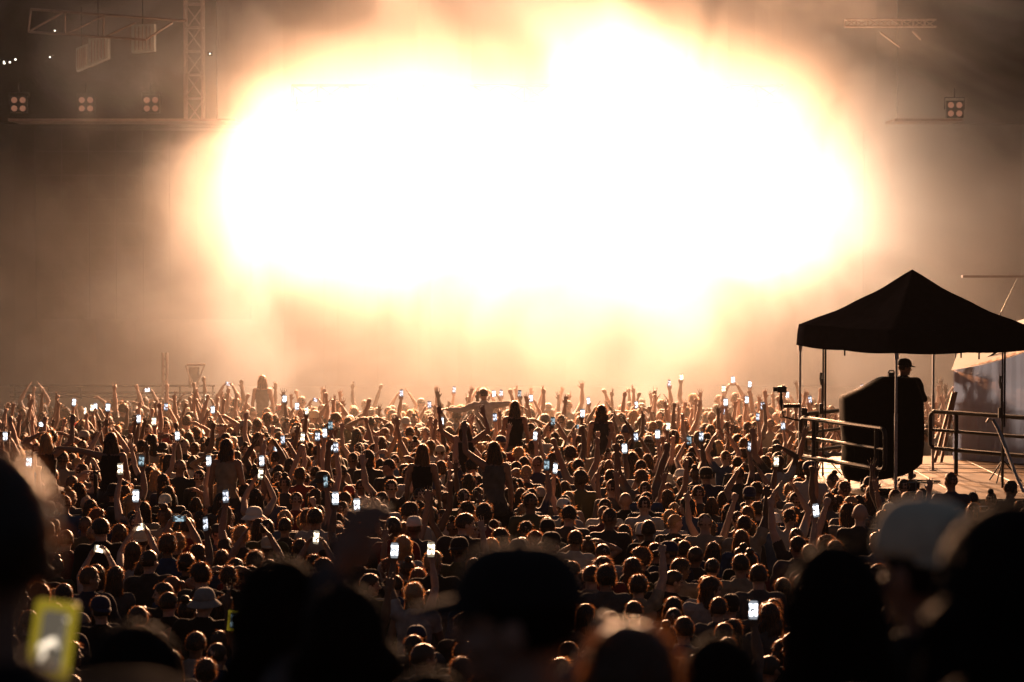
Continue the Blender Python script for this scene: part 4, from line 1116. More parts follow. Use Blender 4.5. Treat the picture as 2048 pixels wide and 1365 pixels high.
# ================================================================== PLATFORM, CANOPY, MARQUEE
DZ = 1.34
def P(px, d, z): return Vector(((px - 1024) / FPX * d, d, z))
def build_platform():
    M['ply'] = pmat('deck_plywood', (.17, .11, .06), .6, noise=2.5, nvar=.3, bump=.15)
    t = empty('camera_platform', (6.8, 38.5, 0)); tag(t, 'raised plywood platform on black scaffolding under the canopy', 'platform'); off = t.location
    poly = [(4.42, 38.35), (5.36, 34.75), (9.9, 35.6), (10.4, 42.6), (5.6, 42.2)]
    d = MB(); n = len(poly)
    vs = [(x, y, DZ) for x, y in poly] + [(x, y, DZ - .10) for x, y in poly]
    d.add(vs, [tuple(range(n)), tuple(n + i for i in reversed(range(n)))] + [(i, i + n, (i + 1) % n + n, (i + 1) % n) for i in range(n)]); d.build('deck', M['ply'], t, offset=off)
    j = MB()
    for k in range(1, 4):
        a = Vector((4.42, 38.35, 0)).lerp(Vector((5.6, 42.2, 0)), k / 4); j.tube([(a.x, a.y - k * .2, DZ + .002), (10.1, a.y - k * .2, DZ + .002)], .006, 4)
    for x in (6.6, 7.8, 9.0): j.tube([(x, 35.2, DZ + .002), (x, 42.0, DZ + .002)], .006, 4)
    j.build('deck_joints', M['darksteel'], t, offset=off)
    f = MB()
    for (ax, ay), (bx, by) in ((poly[0], poly[1]), (poly[1], poly[2]), (poly[4], poly[0])):
        m_ = 26
        for i in range(m_ + 1):
            pass
        vs = []
        for i in range(m_ + 1):
            u = i / m_; w_ = .03 * math.sin(i * 2.3); nx, ny = (by - ay), -(bx - ax); l_ = math.hypot(nx, ny)
            x = ax + (bx - ax) * u + nx / l_ * w_; y = ay + (by - ay) * u + ny / l_ * w_
            vs += [(x, y, DZ - .11), (x, y, .35)]
        f.add(vs, [(2 * i, 2 * i + 1, 2 * i + 3, 2 * i + 2) for i in range(m_)])
    f.build('skirt', M['drape'], t, offset=off)
    for i, (x, y) in enumerate([(4.55, 38.2), (5.4, 34.9), (7.5, 35.2), (9.7, 35.7), (5.0, 36.6)]):
        l = MB(); l.tube([(x, y, 0), (x, y, DZ - .1)], .024, 8); l.build('leg', M['darksteel'], t, offset=off)
    def panel(a, b, top=1.0, bot=.40, mid=None, posts=(.12, .9), rad=.035):
        a = Vector(a); b = Vector(b); d_ = (b - a).normalized(); r = .10
        pts = []
        zt, zb = DZ + top, DZ + bot
        up = Vector((0, 0, 1))
        c = [(a + d_ * r, zt), (a, zt - r), (a, zb + r), (a + d_ * r, zb), (b - d_ * r, zb), (b, zb + r), (b, zt - r), (b - d_ * r, zt)]
        loop = []
        def arc(cn, a0):
            for i in range(5):
                an = R(a0 + 90 * i / 4); loop.append(cn + d_ * math.cos(an) * r + up * math.sin(an) * r)
        arc(a + d_ * r + up * (zt - r), 90); arc(a + d_ * r + up * (zb + r), 180); arc(b - d_ * r + up * (zb + r), 270); arc(b - d_ * r + up * (zt - r), 0)
        loop.append(loop[0])
        m = MB(); m.tube(loop, rad, 8, False)
        zm = (zt + zb) / 2
        m.tube([a + up * zm, b + up * zm], rad * .8, 8)
        for u in posts:
            q = a.lerp(b, u); m.tube([q + up * DZ, q + up * zt], rad * .95, 8)
        return m
    for (a, b, po, lab) in ((P(1603, 37.7, 0), P(1772, 35.3, 0), (.16, .9), 'black railing panel along the platform side facing the crowd'),
                       (P(1612, 38.5, 0), P(1828, 41.4, 0), (.1, .5, .92), 'black railing panel behind the covered cart'),
                       (P(1862, 39.2, 0), P(2110, 37.2, 0), (.22, .9), 'black railing panel in front of the white marquee')):
        e = empty('safety_railing', a + Vector((0, 0, DZ))); tag(e, lab, 'railing', 'railings round the platform')
        panel(a, b, posts=po).build('frame', M['darksteel'], e, offset=e.location)
    e = empty('stair_handrail', P(1990, 36.9, DZ)); tag(e, 'hooked stair handrail with a gleaming end in front of the marquee', 'handrail')
    m = MB(); m.tube([P(1975, 36.9, 2.32), P(1979, 36.9, 2.37), P(1988, 36.9, 2.36), P(1999, 36.8, 2.22), P(2014, 36.6, 1.95), P(2030, 36.3, 1.66), P(2062, 35.9, 1.15)], .026, 8); m.build('rail', M['steel'], e, offset=e.location)
    m = MB(); m.tube([P(2008, 36.7, 2.05), P(2008, 36.7, DZ)], .02, 8); m.build('post', M['darksteel'], e, offset=e.location)

    # ---- pop-up canopy
    Lc, Fc, Rc, Bc = P(1598, 38.2, 0), P(1793, 35.0, 0), P(2066, 36.3, 0), P(1868, 39.6, 0)
    zt = {0: 3.78, 1: 3.86, 2: 3.80, 3: 3.78}
    cor = [Lc, Fc, Rc, Bc]; cz = [3.79, 3.80, 3.80, 3.79]
    pk_ = P(1824, 37.2, 4.66)
    t = empty('pop_up_canopy', P(1824, 37.2, DZ)); tag(t, 'black peaked pop up canopy over the platform', 'canopy'); off = t.location
    m = MB(); seg = 12; rad = 12
    vs = [tuple(pk_)]; ring = []
    for k in range(4):
        a, b = cor[k], cor[(k + 1) % 4]
        for i in range(seg):
            u = i / seg; e_ = a.lerp(b, u); z = cz[k] + (cz[(k + 1) % 4] - cz[k]) * u; ring.append((e_.x, e_.y, z + .0 - .02 * math.sin(u * math.pi), u))
    n = len(ring)
    for j in range(1, rad + 1):
        q = j / rad
        for (x, y, z, u) in ring:
            hip = abs(u - .5) * 2
            sag = .13 * 4 * q * (1 - q) * (.55 + .45 * (1 - hip)) ; zz = pk_.z + (z - pk_.z) * q - sag
            vs.append((pk_.x + (x - pk_.x) * q, pk_.y + (y - pk_.y) * q, zz + .008 * math.sin(q * 17 + u * 9)))
    fs = [(0, 1 + i, 1 + (i + 1) % n) for i in range(n)]
    for j in range(rad - 1):
        for i in range(n): fs.append((1 + j * n + i, 1 + (j + 1) * n + i, 1 + (j + 1) * n + (i + 1) % n, 1 + j * n + (i + 1) % n))
    m.add(vs, fs); m.build('roof_fabric', M['canopy'], t, True, offset=off)
    m = MB(); vs = []
    for q in range(5):
        for (x, y, z, u) in ring:
            d_ = Vector((x - pk_.x, y - pk_.y, 0)).normalized(); o_ = .012 * q + .006 * math.sin(u * 22 + q)
            vs.append((x + d_.x * o_, y + d_.y * o_, z + .002 - (.335 + .018 * abs(math.sin(u * math.pi * 2))) * q / 4))
    m.add(vs, [(j * n + i, (j + 1) * n + i, (j + 1) * n + (i + 1) % n, j * n + (i + 1) % n) for j in range(4) for i in range(n)])
    m.build('valance', M['canopy'], t, True, offset=off)
    for c_, z_ in zip(cor, cz):
        ins = c_ + (Vector((pk_.x, pk_.y, 0)) - c_) * .012
        m = MB(); m.box((ins.x - .022, ins.y - .022, DZ), (ins.x + .022, ins.y + .022, DZ + 1.25)); m.box((ins.x - .017, ins.y - .017, DZ + 1.2), (ins.x + .017, ins.y + .017, z_ - .05))
        m.box((ins.x - .06, ins.y - .06, DZ), (ins.x + .06, ins.y + .06, DZ + .012)); m.box((ins.x - .03, ins.y - .03, z_ - .42), (ins.x + .03, ins.y + .03, z_ - .32))
        m.build('leg', M['steel'], t, offset=off)
    m = MB()
    for k in range(4):
        a, b = cor[k], cor[(k + 1) % 4]
        for i in range(4):
            p0 = a.lerp(b, i / 4).lerp(Vector((pk_.x, pk_.y, 0)), .05); p1 = a.lerp(b, (i + 1) / 4).lerp(Vector((pk_.x, pk_.y, 0)), .05); zl, zh = 3.50, 3.66
            m.tube([(p0.x, p0.y, zl), (p1.x, p1.y, zh)], .012, 6); m.tube([(p0.x, p0.y, zh), (p1.x, p1.y, zl)], .012, 6)
        c2 = Vector((pk_.x, pk_.y, 4.2)); m.tube([(a.x, a.y, 3.7), c2], .014, 6)
    m.build('scissor_frame', M['darksteel'], t, offset=off)
    for px, l_ in ((1690, .10), (1724, .05), (1923, .10), (1959, .12)):
        d = 36.5 if px < 1793 else 35.8
        s_ = MB(); q = P(px, d, 3.46); s_.box((q.x - .012, q.y, q.z - l_), (q.x + .012, q.y + .006, q.z + .02)); s_.build('strap', M['canopy'], t, offset=off)

    # ---- tall stands carrying cables
    for px, d, lab, gl in ((1649, 38.6, 'slim black stand with a hanging cable beside the railing', 1), (2008, 37.6, 'slim black stand with bunched cables before the marquee', 2)):
        e = empty('cable_stand', P(px, d, DZ)); tag(e, lab, 'stand')
        m = MB(); m.tube([P(px - 2, d, DZ), P(px - 2, d, 3.6)], .014, 7); m.tube([P(px + 2.5, d, 2.2), P(px + 2.5, d, 3.6)], .016, 7)
        for a in range(3):
            an = a * 2.1; m.tube([P(px, d, DZ + .35), P(px, d, DZ + .01) + Vector((.3 * math.cos(an), .3 * math.sin(an), 0))], .012, 6)
        m.build('pole', M['darksteel'], e, offset=e.location)
        k = MB(); k.tube([P(px - 6, d, 3.0), P(px - 7, d, 2.9), P(px - 5, d, 2.8)], .02, 8); k.build('clamp', M['plastic'], e, offset=e.location); k = MB(); k.box(P(px - 9, d, 2.34), P(px - 3, d + .05, 2.5)); k.build('cable_box', M['plastic'], e, offset=e.location)
        cb = MB(); cb.tube([P(px - 4, d - .02, 2.9), P(px - 5, d - .03, 2.5), P(px - 1, d - .03, 2.1), P(px + 4, d - .03, 1.9), P(px - 2, d - .04, 1.6), P(px, d - .04, DZ + .02)], .008, 6); cb.build('cable', M['plastic'], e, offset=e.location)

    # ---- small camera on a jointed arm clamped to the canopy leg
    e = empty('small_camera', P(1562, 37.6, 2.77)); tag(e, 'small video camera on a slender jointed arm clamped to the railing', 'camera')
    q = P(1562, 37.6, 2.77)
    m = MB(); m.box((q.x - .055, q.y - .05, q.z - .03), (q.x + .09, q.y + .05, q.z + .065)); m.box((q.x + .02, q.y - .03, q.z + .065), (q.x + .07, q.y + .03, q.z + .085)); m.build('body', M['plastic'], e, offset=e.location)
    m = MB(); m.tube([(q.x - .055, q.y, q.z + .02), (q.x - .12, q.y, q.z + .02)], [.034, .038], 12); m.build('lens', M['plastic'], e, offset=e.location)
    m = MB(); a = [P(1563, 37.6, 2.74), P(1563, 37.6, 2.60), P(1565, 37.6, 2.46), P(1568, 37.6, 2.36), P(1592, 37.6, 2.31), P(1600, 37.7, 2.3)]
    m.tube(a, [.018, .028, .012, .014, .014, .02], 8); m.tube([P(1563, 37.6, 2.62), P(1563, 37.6, 2.55)], .03, 8); m.build('jointed_arm', M['darksteel'], e, offset=e.location)
    m = MB(); m.box(P(1567, 37.6, 2.50), P(1600, 37.66, 2.56)); m.build('side_bracket', M['darksteel'], e, offset=e.location)
    e = empty('monitor_box', P(1610, 37.6, 2.45)); tag(e, 'small square black monitor fixed to the canopy leg', 'monitor')
    m = MB(); m.box(P(1604, 37.6, 2.38), P(1615, 37.65, 2.50)); m.build('case', M['plastic'], e, offset=e.location)
    m = MB(); m.tube([P(1602, 37.62, 2.44), P(1606, 37.62, 2.44)], .012, 6); m.tube([P(1608, 37.6, 2.50), P(1607, 37.6, 2.54)], .006, 5); m.build('bracket', M['darksteel'], e, offset=e.location)

    # ---- covered cart: black sheet draped over tall equipment on castors
    e = empty('covered_cart', P(1758, 36.7, DZ)); tag(e, 'tall equipment on castors hidden under a draped black rain cover', 'covered equipment'); off = e.location
    outl = [(1680, 800), (1681, 793), (1715, 778), (1755, 757), (1765, 754), (1796, 754), (1826, 757), (1836, 775), (1842, 800), (1845, 850), (1844, 885), (1840, 925), (1826, 938), (1800, 950), (1770, 956), (1745, 960), (1712, 962), (1690, 957), (1683, 940), (1686, 905), (1684, 870), (1681, 835)]
    cx, cz_ = 1762, 860
    m = MB(); rings = []
    for (dd, k) in ((-.42, .80), (-.34, .93), (-.20, 1.0), (.1, 1.0), (.34, .95), (.46, .8)):
        ring_ = []
        for i, (x, y) in enumerate(outl):
            w_ = 1 + .012 * math.sin(i * 2.7 + dd * 9)
            p = at(cx + (x - cx) * k * w_, cz_ + (y - cz_) * (k if y < cz_ else .5 + .5 * k), 36.7); ring_.append(Vector((p.x, 36.7 + dd, max(p.z, DZ + .02))))
        rings.append(ring_)
    m.loft(rings); m.build('rain_cover', M['cover'], e, True, offset=off)
    for px in (1725, 1737, 1800):
        w_ = MB(); q = P(px, 36.3, DZ + .065); w_.tube([q + Vector((-.02, 0, 0)), q + Vector((.02, 0, 0))], .062, 14); w_.tube([q, q + Vector((0, 0, .12))], .02, 6); w_.build('castor', M['plastic'], e, offset=off)
    w_ = MB(); w_.tube([P(1757, 36.2, DZ), P(1757, 36.2, DZ + .4)], .022, 8); w_.tube([P(1700, 36.9, DZ), P(1700, 36.9, DZ + .4)], .022, 8); w_.build('stand_feet', M['darksteel'], e, offset=off)
    m = MB(); m.box(P(1778, 36.6, 3.04), P(1790, 36.7, 3.10)); m.tube([P(1777, 36.65, 3.09), P(1780, 36.65, 3.13), P(1788, 36.65, 3.13), P(1791, 36.65, 3.08)], .012, 6); m.build('viewfinder', M['plastic'], e, offset=off)
    e = empty('floor_cable', P(1835, 37.5, DZ)); tag(e, 'loose coils of black cable lying on the plywood deck', 'cable')
    m = MB(); pts = [P(1835, 37.5, DZ + .012) + Vector((.28 * math.cos(a * .5) * (1 + .01 * a), .16 * math.sin(a * .5), .004 * (a % 5))) for a in range(40)] ; m.tube(pts, .009, 6); m.build('coil', M['plastic'], e, offset=e.location)

    e = empty('flight_case', P(1818, 35.9, DZ)); tag(e, 'low black flight case with metal edges behind the front canopy leg', 'case')
    m = MB(); m.box(P(1802, 35.8, DZ + .03), P(1834, 36.15, DZ + .17)); m.build('case_body', M['plastic'], e, offset=e.location)
    m = MB()
    for zz in (DZ + .03, DZ + .17): m.tube([P(1802, 35.79, zz), P(1834, 35.79, zz)], .008, 5)
    for xx in (1802, 1834): m.tube([P(xx, 35.79, DZ + .03), P(xx, 35.79, DZ + .17)], .008, 5)
    m.build('metal_edges', M['steel'], e, offset=e.location)
    m = MB(); m.tube([P(1812, 35.78, DZ + .12), P(1813, 35.75, DZ + .09), P(1821, 35.75, DZ + .09), P(1822, 35.78, DZ + .12)], .007, 5); m.build('handle', M['steel'], e, offset=e.location)
    e = empty('cable_heap', P(1775, 35.6, DZ)); tag(e, 'tangled heap of black cables at the foot of the front canopy leg', 'cable')
    m = MB(); rr = random.Random(3); pts = []
    for a in range(90):
        pts.append(P(1772, 35.6, DZ + .015 + .07 * abs(math.sin(a * .21))) + Vector((.26 * math.cos(a * .6 + rr.random()), .15 * math.sin(a * .47 + rr.random()), 0)))
    m.tube(pts, .011, 5); m.build('cable', M['plastic'], e, offset=e.location)

    # ---- operator under the canopy
    key = 'operator'; get_body(key, sex='m', armR=((.35, .30, -.9), (-.5, .8, .1), 'relax', (-.4, 0, -1)), armL=((.35, .30, -.9), (-.5, .8, .1), 'relax', (-.4, 0, -1)), yaw=-66, pitch=-4, sleeve='long', voxel=.0075, build=1.1)
    bd = BODIES[key]; q = at(1804, 716, 38.0); s = (q.z - DZ) / 1.775
    o = place_person(bd, (q.x + .02, 38.0, DZ), R(-12), s, SKIN[1][1], HAIRC['black'], 'crop', 1, TOPC['black'], TOPC['black'], 'cap', HATC['black'], False, True, width=1.0)
    tag(o, 'operator in black cap and jacket standing behind the covered cart', 'person')

    # ---- white marquee with figures behind its wall
    M['pvc'] = pmat('marquee_sheet', (.20, .24, .29), .6, noise=1.3, nvar=.12, trans=.3, spec=.1)
    e = empty('white_marquee', P(1990, 42.5, 0)); tag(e, 'pale translucent marquee with sloping roof beside the platform', 'marquee'); off = e.location
    A_ = P(1908, 41.6, 0); B_ = P(2130, 40.4, 0); zl = at(1914, 742, 41.6).z; A2 = A_ + Vector((1.5, 5.5, 0)); B2 = B_ + Vector((1.5, 5.5, 0))
    M['pvc2'] = pmat('marquee_roof_sheet', (.22, .22, .22), .6, noise=1.3, nvar=.12, trans=.06, spec=.1)
    m = MB(); n = 50; vs = []
    for i in range(n + 1):
        u = i / n; b_ = A_.lerp(B_, u); w_ = .02 * math.sin(i * 1.7) + .02 * math.sin(i * .6)
        vs += [(b_.x, b_.y + w_, 0), (b_.x, b_.y + w_ * .5, zl + .62 * u)]
    m.add(vs, [(2 * i, 2 * i + 2, 2 * i + 3, 2 * i + 1) for i in range(n)]); m.build('front_wall', M['pvc'], e, True, offset=off); m = MB()
    vs = []
    for i in range(n + 1):
        u = i / n; b_ = A_.lerp(A2, u); w_ = .03 * math.sin(i * 1.9); vs += [(b_.x + w_, b_.y, 0), (b_.x + w_ * .3, b_.y, zl + .55 * (1 - abs(2 * u - 1)))]
    m.add(vs, [(2 * i, 2 * i + 1, 2 * i + 3, 2 * i + 2) for i in range(n)]); m.build('side_wall', M['pvc2'], e, True, offset=off)
    m = MB(); nn = 20; vs = []
    for j in range(9):
        v_ = j / 8
        for i in range(nn + 1):
            u = i / nn; b_ = A_.lerp(B_, u) + (A2 - A_) * v_; z = zl + .01 + .62 * u + .55 * (1 - abs(v_ * 2 - 1)) - .10 * math.sin(u * math.pi) * .8; vs.append((b_.x - .05, b_.y - .06, z))
    m.add(vs, [(j * (nn + 1) + i, j * (nn + 1) + i + 1, (j + 1) * (nn + 1) + i + 1, (j + 1) * (nn + 1) + i) for j in range(8) for i in range(nn)]); m.build('roof', M['pvc2'], e, True, offset=off)
    m = MB(); m.add([(A2.x, A2.y, 0), (B2.x, B2.y, 0), (B2.x, B2.y, zl + 1.1), (A2.x, A2.y, zl)], [(0, 1, 2, 3)]); m.build('back_light_block', M['canopy'], e, offset=off)  # unseen sheet added to keep the blinders' light out of the marquee
    m = MB()
    for px, h in ((1912, zl), (1955, zl + .1), (2003, zl + .25)): m.tube([P(px, 41.9, 0), P(px, 41.9, h)], .028, 7)
    m.tube([P(1930, 41.75, 2.75), P(1960, 41.7, 3.0), P(2003, 41.6, 3.25), P(2060, 41.4, 3.36)], .02, 6); m.tube([P(1912, 41.9, 2.3), P(2080, 41.6, 2.15)], .02, 6); m.build('frame', M['darksteel'], e, offset=off)
    for px0, px1 in ((1908, 1866), (1913, 1880)):
        g = empty('wooden_prop', P(px1, 41.2, 0)); tag(g, 'leaning brown prop bracing the marquee corner' + (', the outer of the two' if px0 == 1908 else ', the inner of the two'), 'prop', 'props leaning on the marquee')
        m = MB(); a = P(px0, 41.4, at(px0, 785, 41.4).z); b_ = P(px1, 41.0, at(px1, 945, 41.0).z); m.tube([a, b_, b_ + (b_ - a) * .9], .03, 8); m.build('pole', pmat('brown_prop', (.20, .10, .05), .5, noise=8), g, offset=g.location)
    g = empty('balloon_lamp', P(1986, 44, at(1986, 724, 44).z)); tag(g, 'round white balloon lamp shining over the marquee roof', 'lamp')
    m = MB(); m.ell((0, 0, 0), (.125, .125, .12), nu=18, nv=12); m.build('globe', emat('balloon_lamp_glow', (.85, .95, 1), 3.0), g, True)
    m = MB()
    for k in range(6): m.tube([(.127 * math.cos(k * 1.047), .127 * math.sin(k * 1.047), 0), (.09 * math.cos(k * 1.047), .09 * math.sin(k * 1.047), .09), (0, 0, .124)], .003, 4)
    m.tube([(0, 0, -.12), (0, 0, -.8)], .02, 6); m.build('ribs', M['darksteel'], g)
    ld = bpy.data.lights.new('balloon_light', 'POINT'); ld.energy = 520; ld.color = (.80, .90, 1); ld.shadow_soft_size = .2; lo = bpy.data.objects.new('balloon_light', ld); COL.objects.link(lo); lo.parent = g; lo.location = (.3, .6, -.75)
    g = empty('square_lamp', P(1918, 46, at(1918, 699, 46).z)); tag(g, 'square white lamp just under the canopy edge', 'lamp')
    m = MB(); m.box((-.07, 0, -.04), (.07, .06, .04)); m.build('panel', emat('square_lamp_glow', (.85, .95, 1), 3.0), g); m = MB(); m.tube([(0, .06, 0), (0, .3, 0), (0, .3, -1.2)], .015, 5); m.build('bracket', M['darksteel'], g)
    # people and a camera stand inside the marquee: the backlight throws them on the sheet
    std_body('m', 'bent', 'c')
    for px, d, lab, sc in ((1978, 42.3, 'figure standing behind the marquee sheet, seen as a shadow', 1.15), (2040, 42.4, 'second figure behind the marquee sheet, a broad shadow', 1.05)):
        q = P(px, d, .55); o = place_person(BODIES[std_key('m', 'bent', 'c')], (q.x, q.y, .60 if px < 2000 else .3), R(10), sc, SKIN[1][1], HAIRC['black'], 'short', 1, TOPC['black'], TOPC['black'], width=1.2)
        tag(o, lab, 'person', 'figures behind the marquee sheet')
    g = empty('tripod_camera', P(1942, 42.0, 0)); tag(g, 'video camera on a stand behind the marquee sheet, seen as a shadow', 'camera')
    m = MB(); q = P(1942, 42.0, at(1942, 765, 42).z); m.box((q.x - .14, q.y - .1, q.z - .06), (q.x + .10, q.y + .1, q.z + .09)); m.box((q.x + .06, q.y - .04, q.z + .05), (q.x + .13, q.y + .04, q.z + .14)); m.build('body', M['plastic'], g, offset=g.location)
    m = MB(); m.tube([(q.x, q.y, q.z - .06), (q.x + .08, q.y, q.z - .25), (q.x - .02, q.y, q.z - .4), (q.x, q.y, q.z - .8), (q.x, q.y, 0)], [.05, .04, .05, .05, .04], 8); m.build('stand', M['darksteel'], g, offset=g.location)
    # far scaffold roof edge and guy wire on the right
    g = empty('scaffold_edge', P(2000, 50, at(2000, 553, 50).z)); tag(g, 'level steel beam of a side scaffold above the marquee', 'beam')
    m = MB(); a = at(1925, 553, 50); b_ = at(2130, 553, 50); m.box((a.x, 50, a.z - .03), (b_.x, 50.12, a.z + .02)); m.build('beam', M['truss'], g, offset=g.location)
    m = MB()
    for px in (2100, 2125): q = at(px, 553, 50); m.tube([(q.x, 50.06, 0), (q.x, 50.06, q.z - .03)], .03, 6)
    m.build('post', M['darksteel'], g, offset=g.location)
    g = empty('guy_wire', at(2033, 562, 49)); tag(g, 'thin slanted wire running down to the canopy roof', 'wire')
    m = MB(); m.tube([at(2034, 558, 49), at(2002, 625, 42), at(1985, 690, 41.9)], .008, 5); m.build('wire', M['darksteel'], g, offset=g.location)
build_platform()

# ================================================================== PEOPLE CLOSE TO THE CAMERA
def hero(key, px, py, Y, label, sex='m', armR=DOWN, armL=DOWN, yaw=0, pitch=0, rz=0.0, style='short', hc='black', top='black', hat=None, hatc=None, back=False, s=None, sleeve='short', skin='tan', width=1.0, eyes=False, z=None, seed=1):
    if key not in BODIES: get_body(key, sex=sex, armR=armR, armL=armL, yaw=yaw, pitch=pitch, sleeve=sleeve, voxel=.007)
    q = at(px, py, Y); g = ground_z(Y)
    s = s or (q.z - g) / (1.765 + (.012 if hat else 0))
    hx = (BODIES[key]['hm'] @ HC); R3 = Matrix.Rotation(rz, 3, 'Z'); off = R3 @ Vector((hx.x * s, hx.y * s, 0))
    o = place_person(BODIES[key], (q.x - off.x, Y - off.y, g), rz, s, dict(SKIN)[skin], HAIRC[hc], style, seed, TOPC[top], TOPC['charcoal'], hat, HATC.get(hatc), back, eyes, width=width)
    if key not in ('h_side', 'h_round', 'h_phone') and style:
        for c_ in o.children:
            if c_.name.startswith('hair'): c_.data = c_.data.copy(); c_.data.materials[0] = M['hairnear']; c_.data.materials[1] = M['hairnear']
    tag(o, label, 'person'); return o, s
HEROES = [
 dict(key='h_side', px=-52, py=866, Y=2.65, label='large blurred dark head and shoulder cut by the picture edge', style='short', sex='m', width=1.08),
 dict(key='h_phone', px=235, py=1400, Y=5.4, label='person lifting a yellow cased phone, head below the picture', armL=((.10, .45, .35), (-.04, .22, 1), 'grip', (-.02, -1, 0)), sleeve='short', skin='pale', top='blue'),
 dict(key='h_a', px=268, py=1238, Y=4.3, label='blurred dark head with long black hair above the yellow phone', style='long', sex='f', width=1.15),
 dict(key='h_b', px=556, py=1112, Y=4.9, label='blurred dark long haired head beside a slanted raised forearm', style='wavy', sex='f', sleeve='long', top='charcoal', width=1.05),
 dict(key='h_c', px=690, py=1166, Y=4.6, label='blurred dark round head with long hair between the raised arm and large cap', style='bob', sex='f', armL=((.0, .8, .3), (-.45, .1, .87), 'relax', (0, 1, 0)), sleeve='long', top='grey'),
 dict(key='h_cap', px=1035, py=1078, Y=4.0, label='large blurred man in black cap looking sideways at the middle', yaw=62, rz=.35, style='short', hat='cap', hatc='black', skin='pale', top='navy', eyes=True, width=1.08),
 dict(key='h_round', px=1262, py=1240, Y=3.9, label='blurred round dark head with a thick orange rim', style='bob', sex='f', hc='brown', top='grey'),
 dict(key='h_hands', px=1440, py=1262, Y=4.6, label='blurred person with hands lifted to the top of the head', style='short', armR=((.55, .25, .12), (-.62, .15, .75), 'fist', (0, 1, 0)), armL=((.55, .25, .12), (-.62, .15, .75), 'fist', (0, 1, 0)), top='black'),
 dict(key='h_long', px=1672, py=1078, Y=4.2, label='blurred black head and long straight hair near the platform', style='long', sex='f', width=1.0),
 dict(key='h_pale', px=1855, py=988, Y=4.7, label='large blurred person in pale cap with shoulder and arm raised', yaw=40, style='crop', hat='cap', hatc='pale green', back=True, sleeve='long', top='black', width=1.0),
 dict(key='h_right', px=2040, py=1000, Y=3.2, label='dark blurred shoulder and head filling the lower picture corner', style='bob', sex='m', width=1.25),
 dict(key='h_low', px=860, py=1330, Y=3.9, label='blurred shoulder with pale strap low under the large black cap', style='short', sex='m', top='navy'),
]
for h in HEROES:
    o, s = hero(**h)
    if h['key'] == 'h_phone':
        bd = BODIES['h_phone']; p = at(105, 1280, 5.25)
        hv = bd['info']['handL'] * s
        o.location = (p.x - hv.x, 5.25 - hv.y + .02, p.z - hv.z - .065)
        gz = ground_z(o.location.y); k = (p.z - gz) / (p.z - o.location.z); o.location.z = gz; o.scale = (s, s, s * k)
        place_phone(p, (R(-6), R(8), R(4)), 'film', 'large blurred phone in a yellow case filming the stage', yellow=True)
#@@PART4


m, N, L = nmat('haze'); o_ = N.new('ShaderNodeOutputMaterial'); v = N.new('ShaderNodeVolumePrincipled')
v.inputs['Density'].default_value = .00003; v.inputs['Anisotropy'].default_value = .6; v.inputs['Color'].default_value = (.95, .92, .9, 1)
L.new(v.outputs[0], o_.inputs['Volume'])
b = MB(); b.box((-30, -9, -1), (30, 67, 15.5)); o = b.build('haze', m); tag(o, 'thin warm haze hanging over the whole crowd', 'haze', kind='stuff')
SMX = 20
m, N, L = nmat('smoke'); o_ = N.new('ShaderNodeOutputMaterial'); v = N.new('ShaderNodeVolumePrincipled')
v.inputs['Anisotropy'].default_value = .2; v.inputs['Color'].default_value = (.97, .89, .81, 1)
g = N.new('ShaderNodeNewGeometry'); nz = N.new('ShaderNodeTexNoise'); nz.inputs['Scale'].default_value = .3; nz.inputs['Detail'].default_value = 4; nz.inputs['Distortion'].default_value = .4
mr = N.new('ShaderNodeMapRange'); mr.inputs['From Min'].default_value = .38; mr.inputs['From Max'].default_value = .60; mr.inputs['To Min'].default_value = .5
L.new(g.outputs['Position'], nz.inputs['Vector']); L.new(nz.outputs[0], mr.inputs[0])
vm = N.new('ShaderNodeVectorMath'); vm.operation = 'SUBTRACT'; vm.inputs[1].default_value = (.9, 59, 7.2); L.new(g.outputs['Position'], vm.inputs[0])
v2 = N.new('ShaderNodeVectorMath'); v2.operation = 'DIVIDE'; v2.inputs[1].default_value = (11, 6.5, 8.2); L.new(vm.outputs[0], v2.inputs[0])
v3 = N.new('ShaderNodeVectorMath'); v3.operation = 'LENGTH'; L.new(v2.outputs[0], v3.inputs[0])
m2 = N.new('ShaderNodeMapRange'); m2.interpolation_type = 'SMOOTHSTEP'; m2.inputs['From Min'].default_value = .25; m2.inputs['From Max'].default_value = 1.25
m2.inputs['To Min'].default_value = .125; m2.inputs['To Max'].default_value = .0; L.new(v3.outputs['Value'], m2.inputs[0])
mm = N.new('ShaderNodeMath'); mm.operation = 'MULTIPLY_ADD'; L.new(mr.outputs[0], mm.inputs[0]); L.new(m2.outputs[0], mm.inputs[1]); 
sy = N.new('ShaderNodeSeparateXYZ'); L.new(g.outputs['Position'], sy.inputs[0])
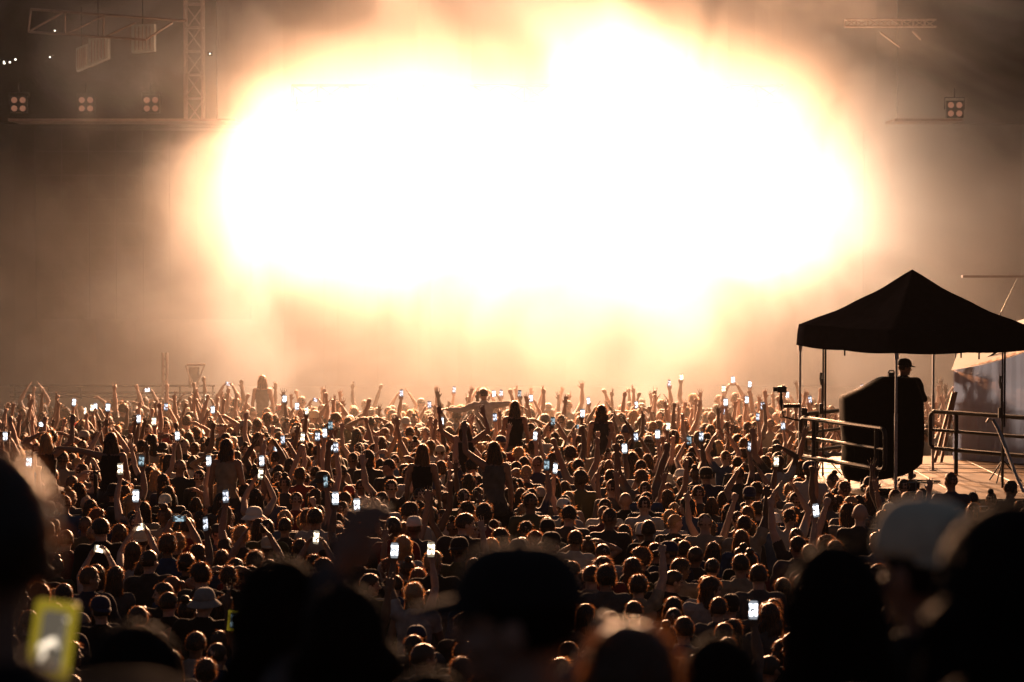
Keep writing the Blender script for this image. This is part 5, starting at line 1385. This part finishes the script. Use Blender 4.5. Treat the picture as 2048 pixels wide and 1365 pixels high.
m3 = N.new('ShaderNodeMapRange'); m3.interpolation_type = 'SMOOTHSTEP'; m3.inputs['From Min'].default_value = 40; m3.inputs['From Max'].default_value = 55
m3.inputs['To Min'].default_value = 0; m3.inputs['To Max'].default_value = .012; L.new(sy.outputs['Y'], m3.inputs[0])
m4 = N.new('ShaderNodeMapRange'); m4.inputs['From Min'].default_value = 1.5; m4.inputs['From Max'].default_value = 7; m4.inputs['To Min'].default_value = 1.7; m4.inputs['To Max'].default_value = .10; L.new(sy.outputs['Z'], m4.inputs[0])
m5 = N.new('ShaderNodeMath'); m5.operation = 'MULTIPLY'; L.new(m3.outputs[0], m5.inputs[0]); L.new(m4.outputs[0], m5.inputs[1])

nz2 = N.new('ShaderNodeTexNoise'); nz2.inputs['Scale'].default_value = .20; nz2.inputs['Detail'].default_value = 5; nz2.inputs['Distortion'].default_value = .7; nz2.inputs['Roughness'].default_value = .55
of = N.new('ShaderNodeVectorMath'); of.operation = 'ADD'; of.inputs[1].default_value = (SMX, 3, 7); L.new(g.outputs['Position'], of.inputs[0]); L.new(of.outputs[0], nz2.inputs['Vector'])
h2 = N.new('ShaderNodeMapRange'); h2.interpolation_type = 'SMOOTHSTEP'; h2.inputs['From Min'].default_value = .49; h2.inputs['From Max'].default_value = .63; L.new(nz2.outputs[0], h2.inputs[0])
m6 = N.new('ShaderNodeMapRange'); m6.interpolation_type = 'SMOOTHSTEP'; m6.inputs['From Min'].default_value = .6; m6.inputs['From Max'].default_value = 1.55; m6.inputs['To Min'].default_value = .30; m6.inputs['To Max'].default_value = .0; L.new(v3.outputs['Value'], m6.inputs[0])
m7 = N.new('ShaderNodeMath'); m7.operation = 'MULTIPLY_ADD'; L.new(h2.outputs[0], m7.inputs[0]); L.new(m6.outputs[0], m7.inputs[1]); L.new(m5.outputs[0], m7.inputs[2])
L.new(m7.outputs[0], mm.inputs[2])
L.new(mm.outputs[0], v.inputs['Density']); L.new(v.outputs[0], o_.inputs['Volume'])
b = MB(); b.box((-14, 40, .3), (15, 62, 13.5)); o = b.build('smoke', m); tag(o, 'billowing stage smoke glowing white around the blinders', 'smoke', kind='stuff')
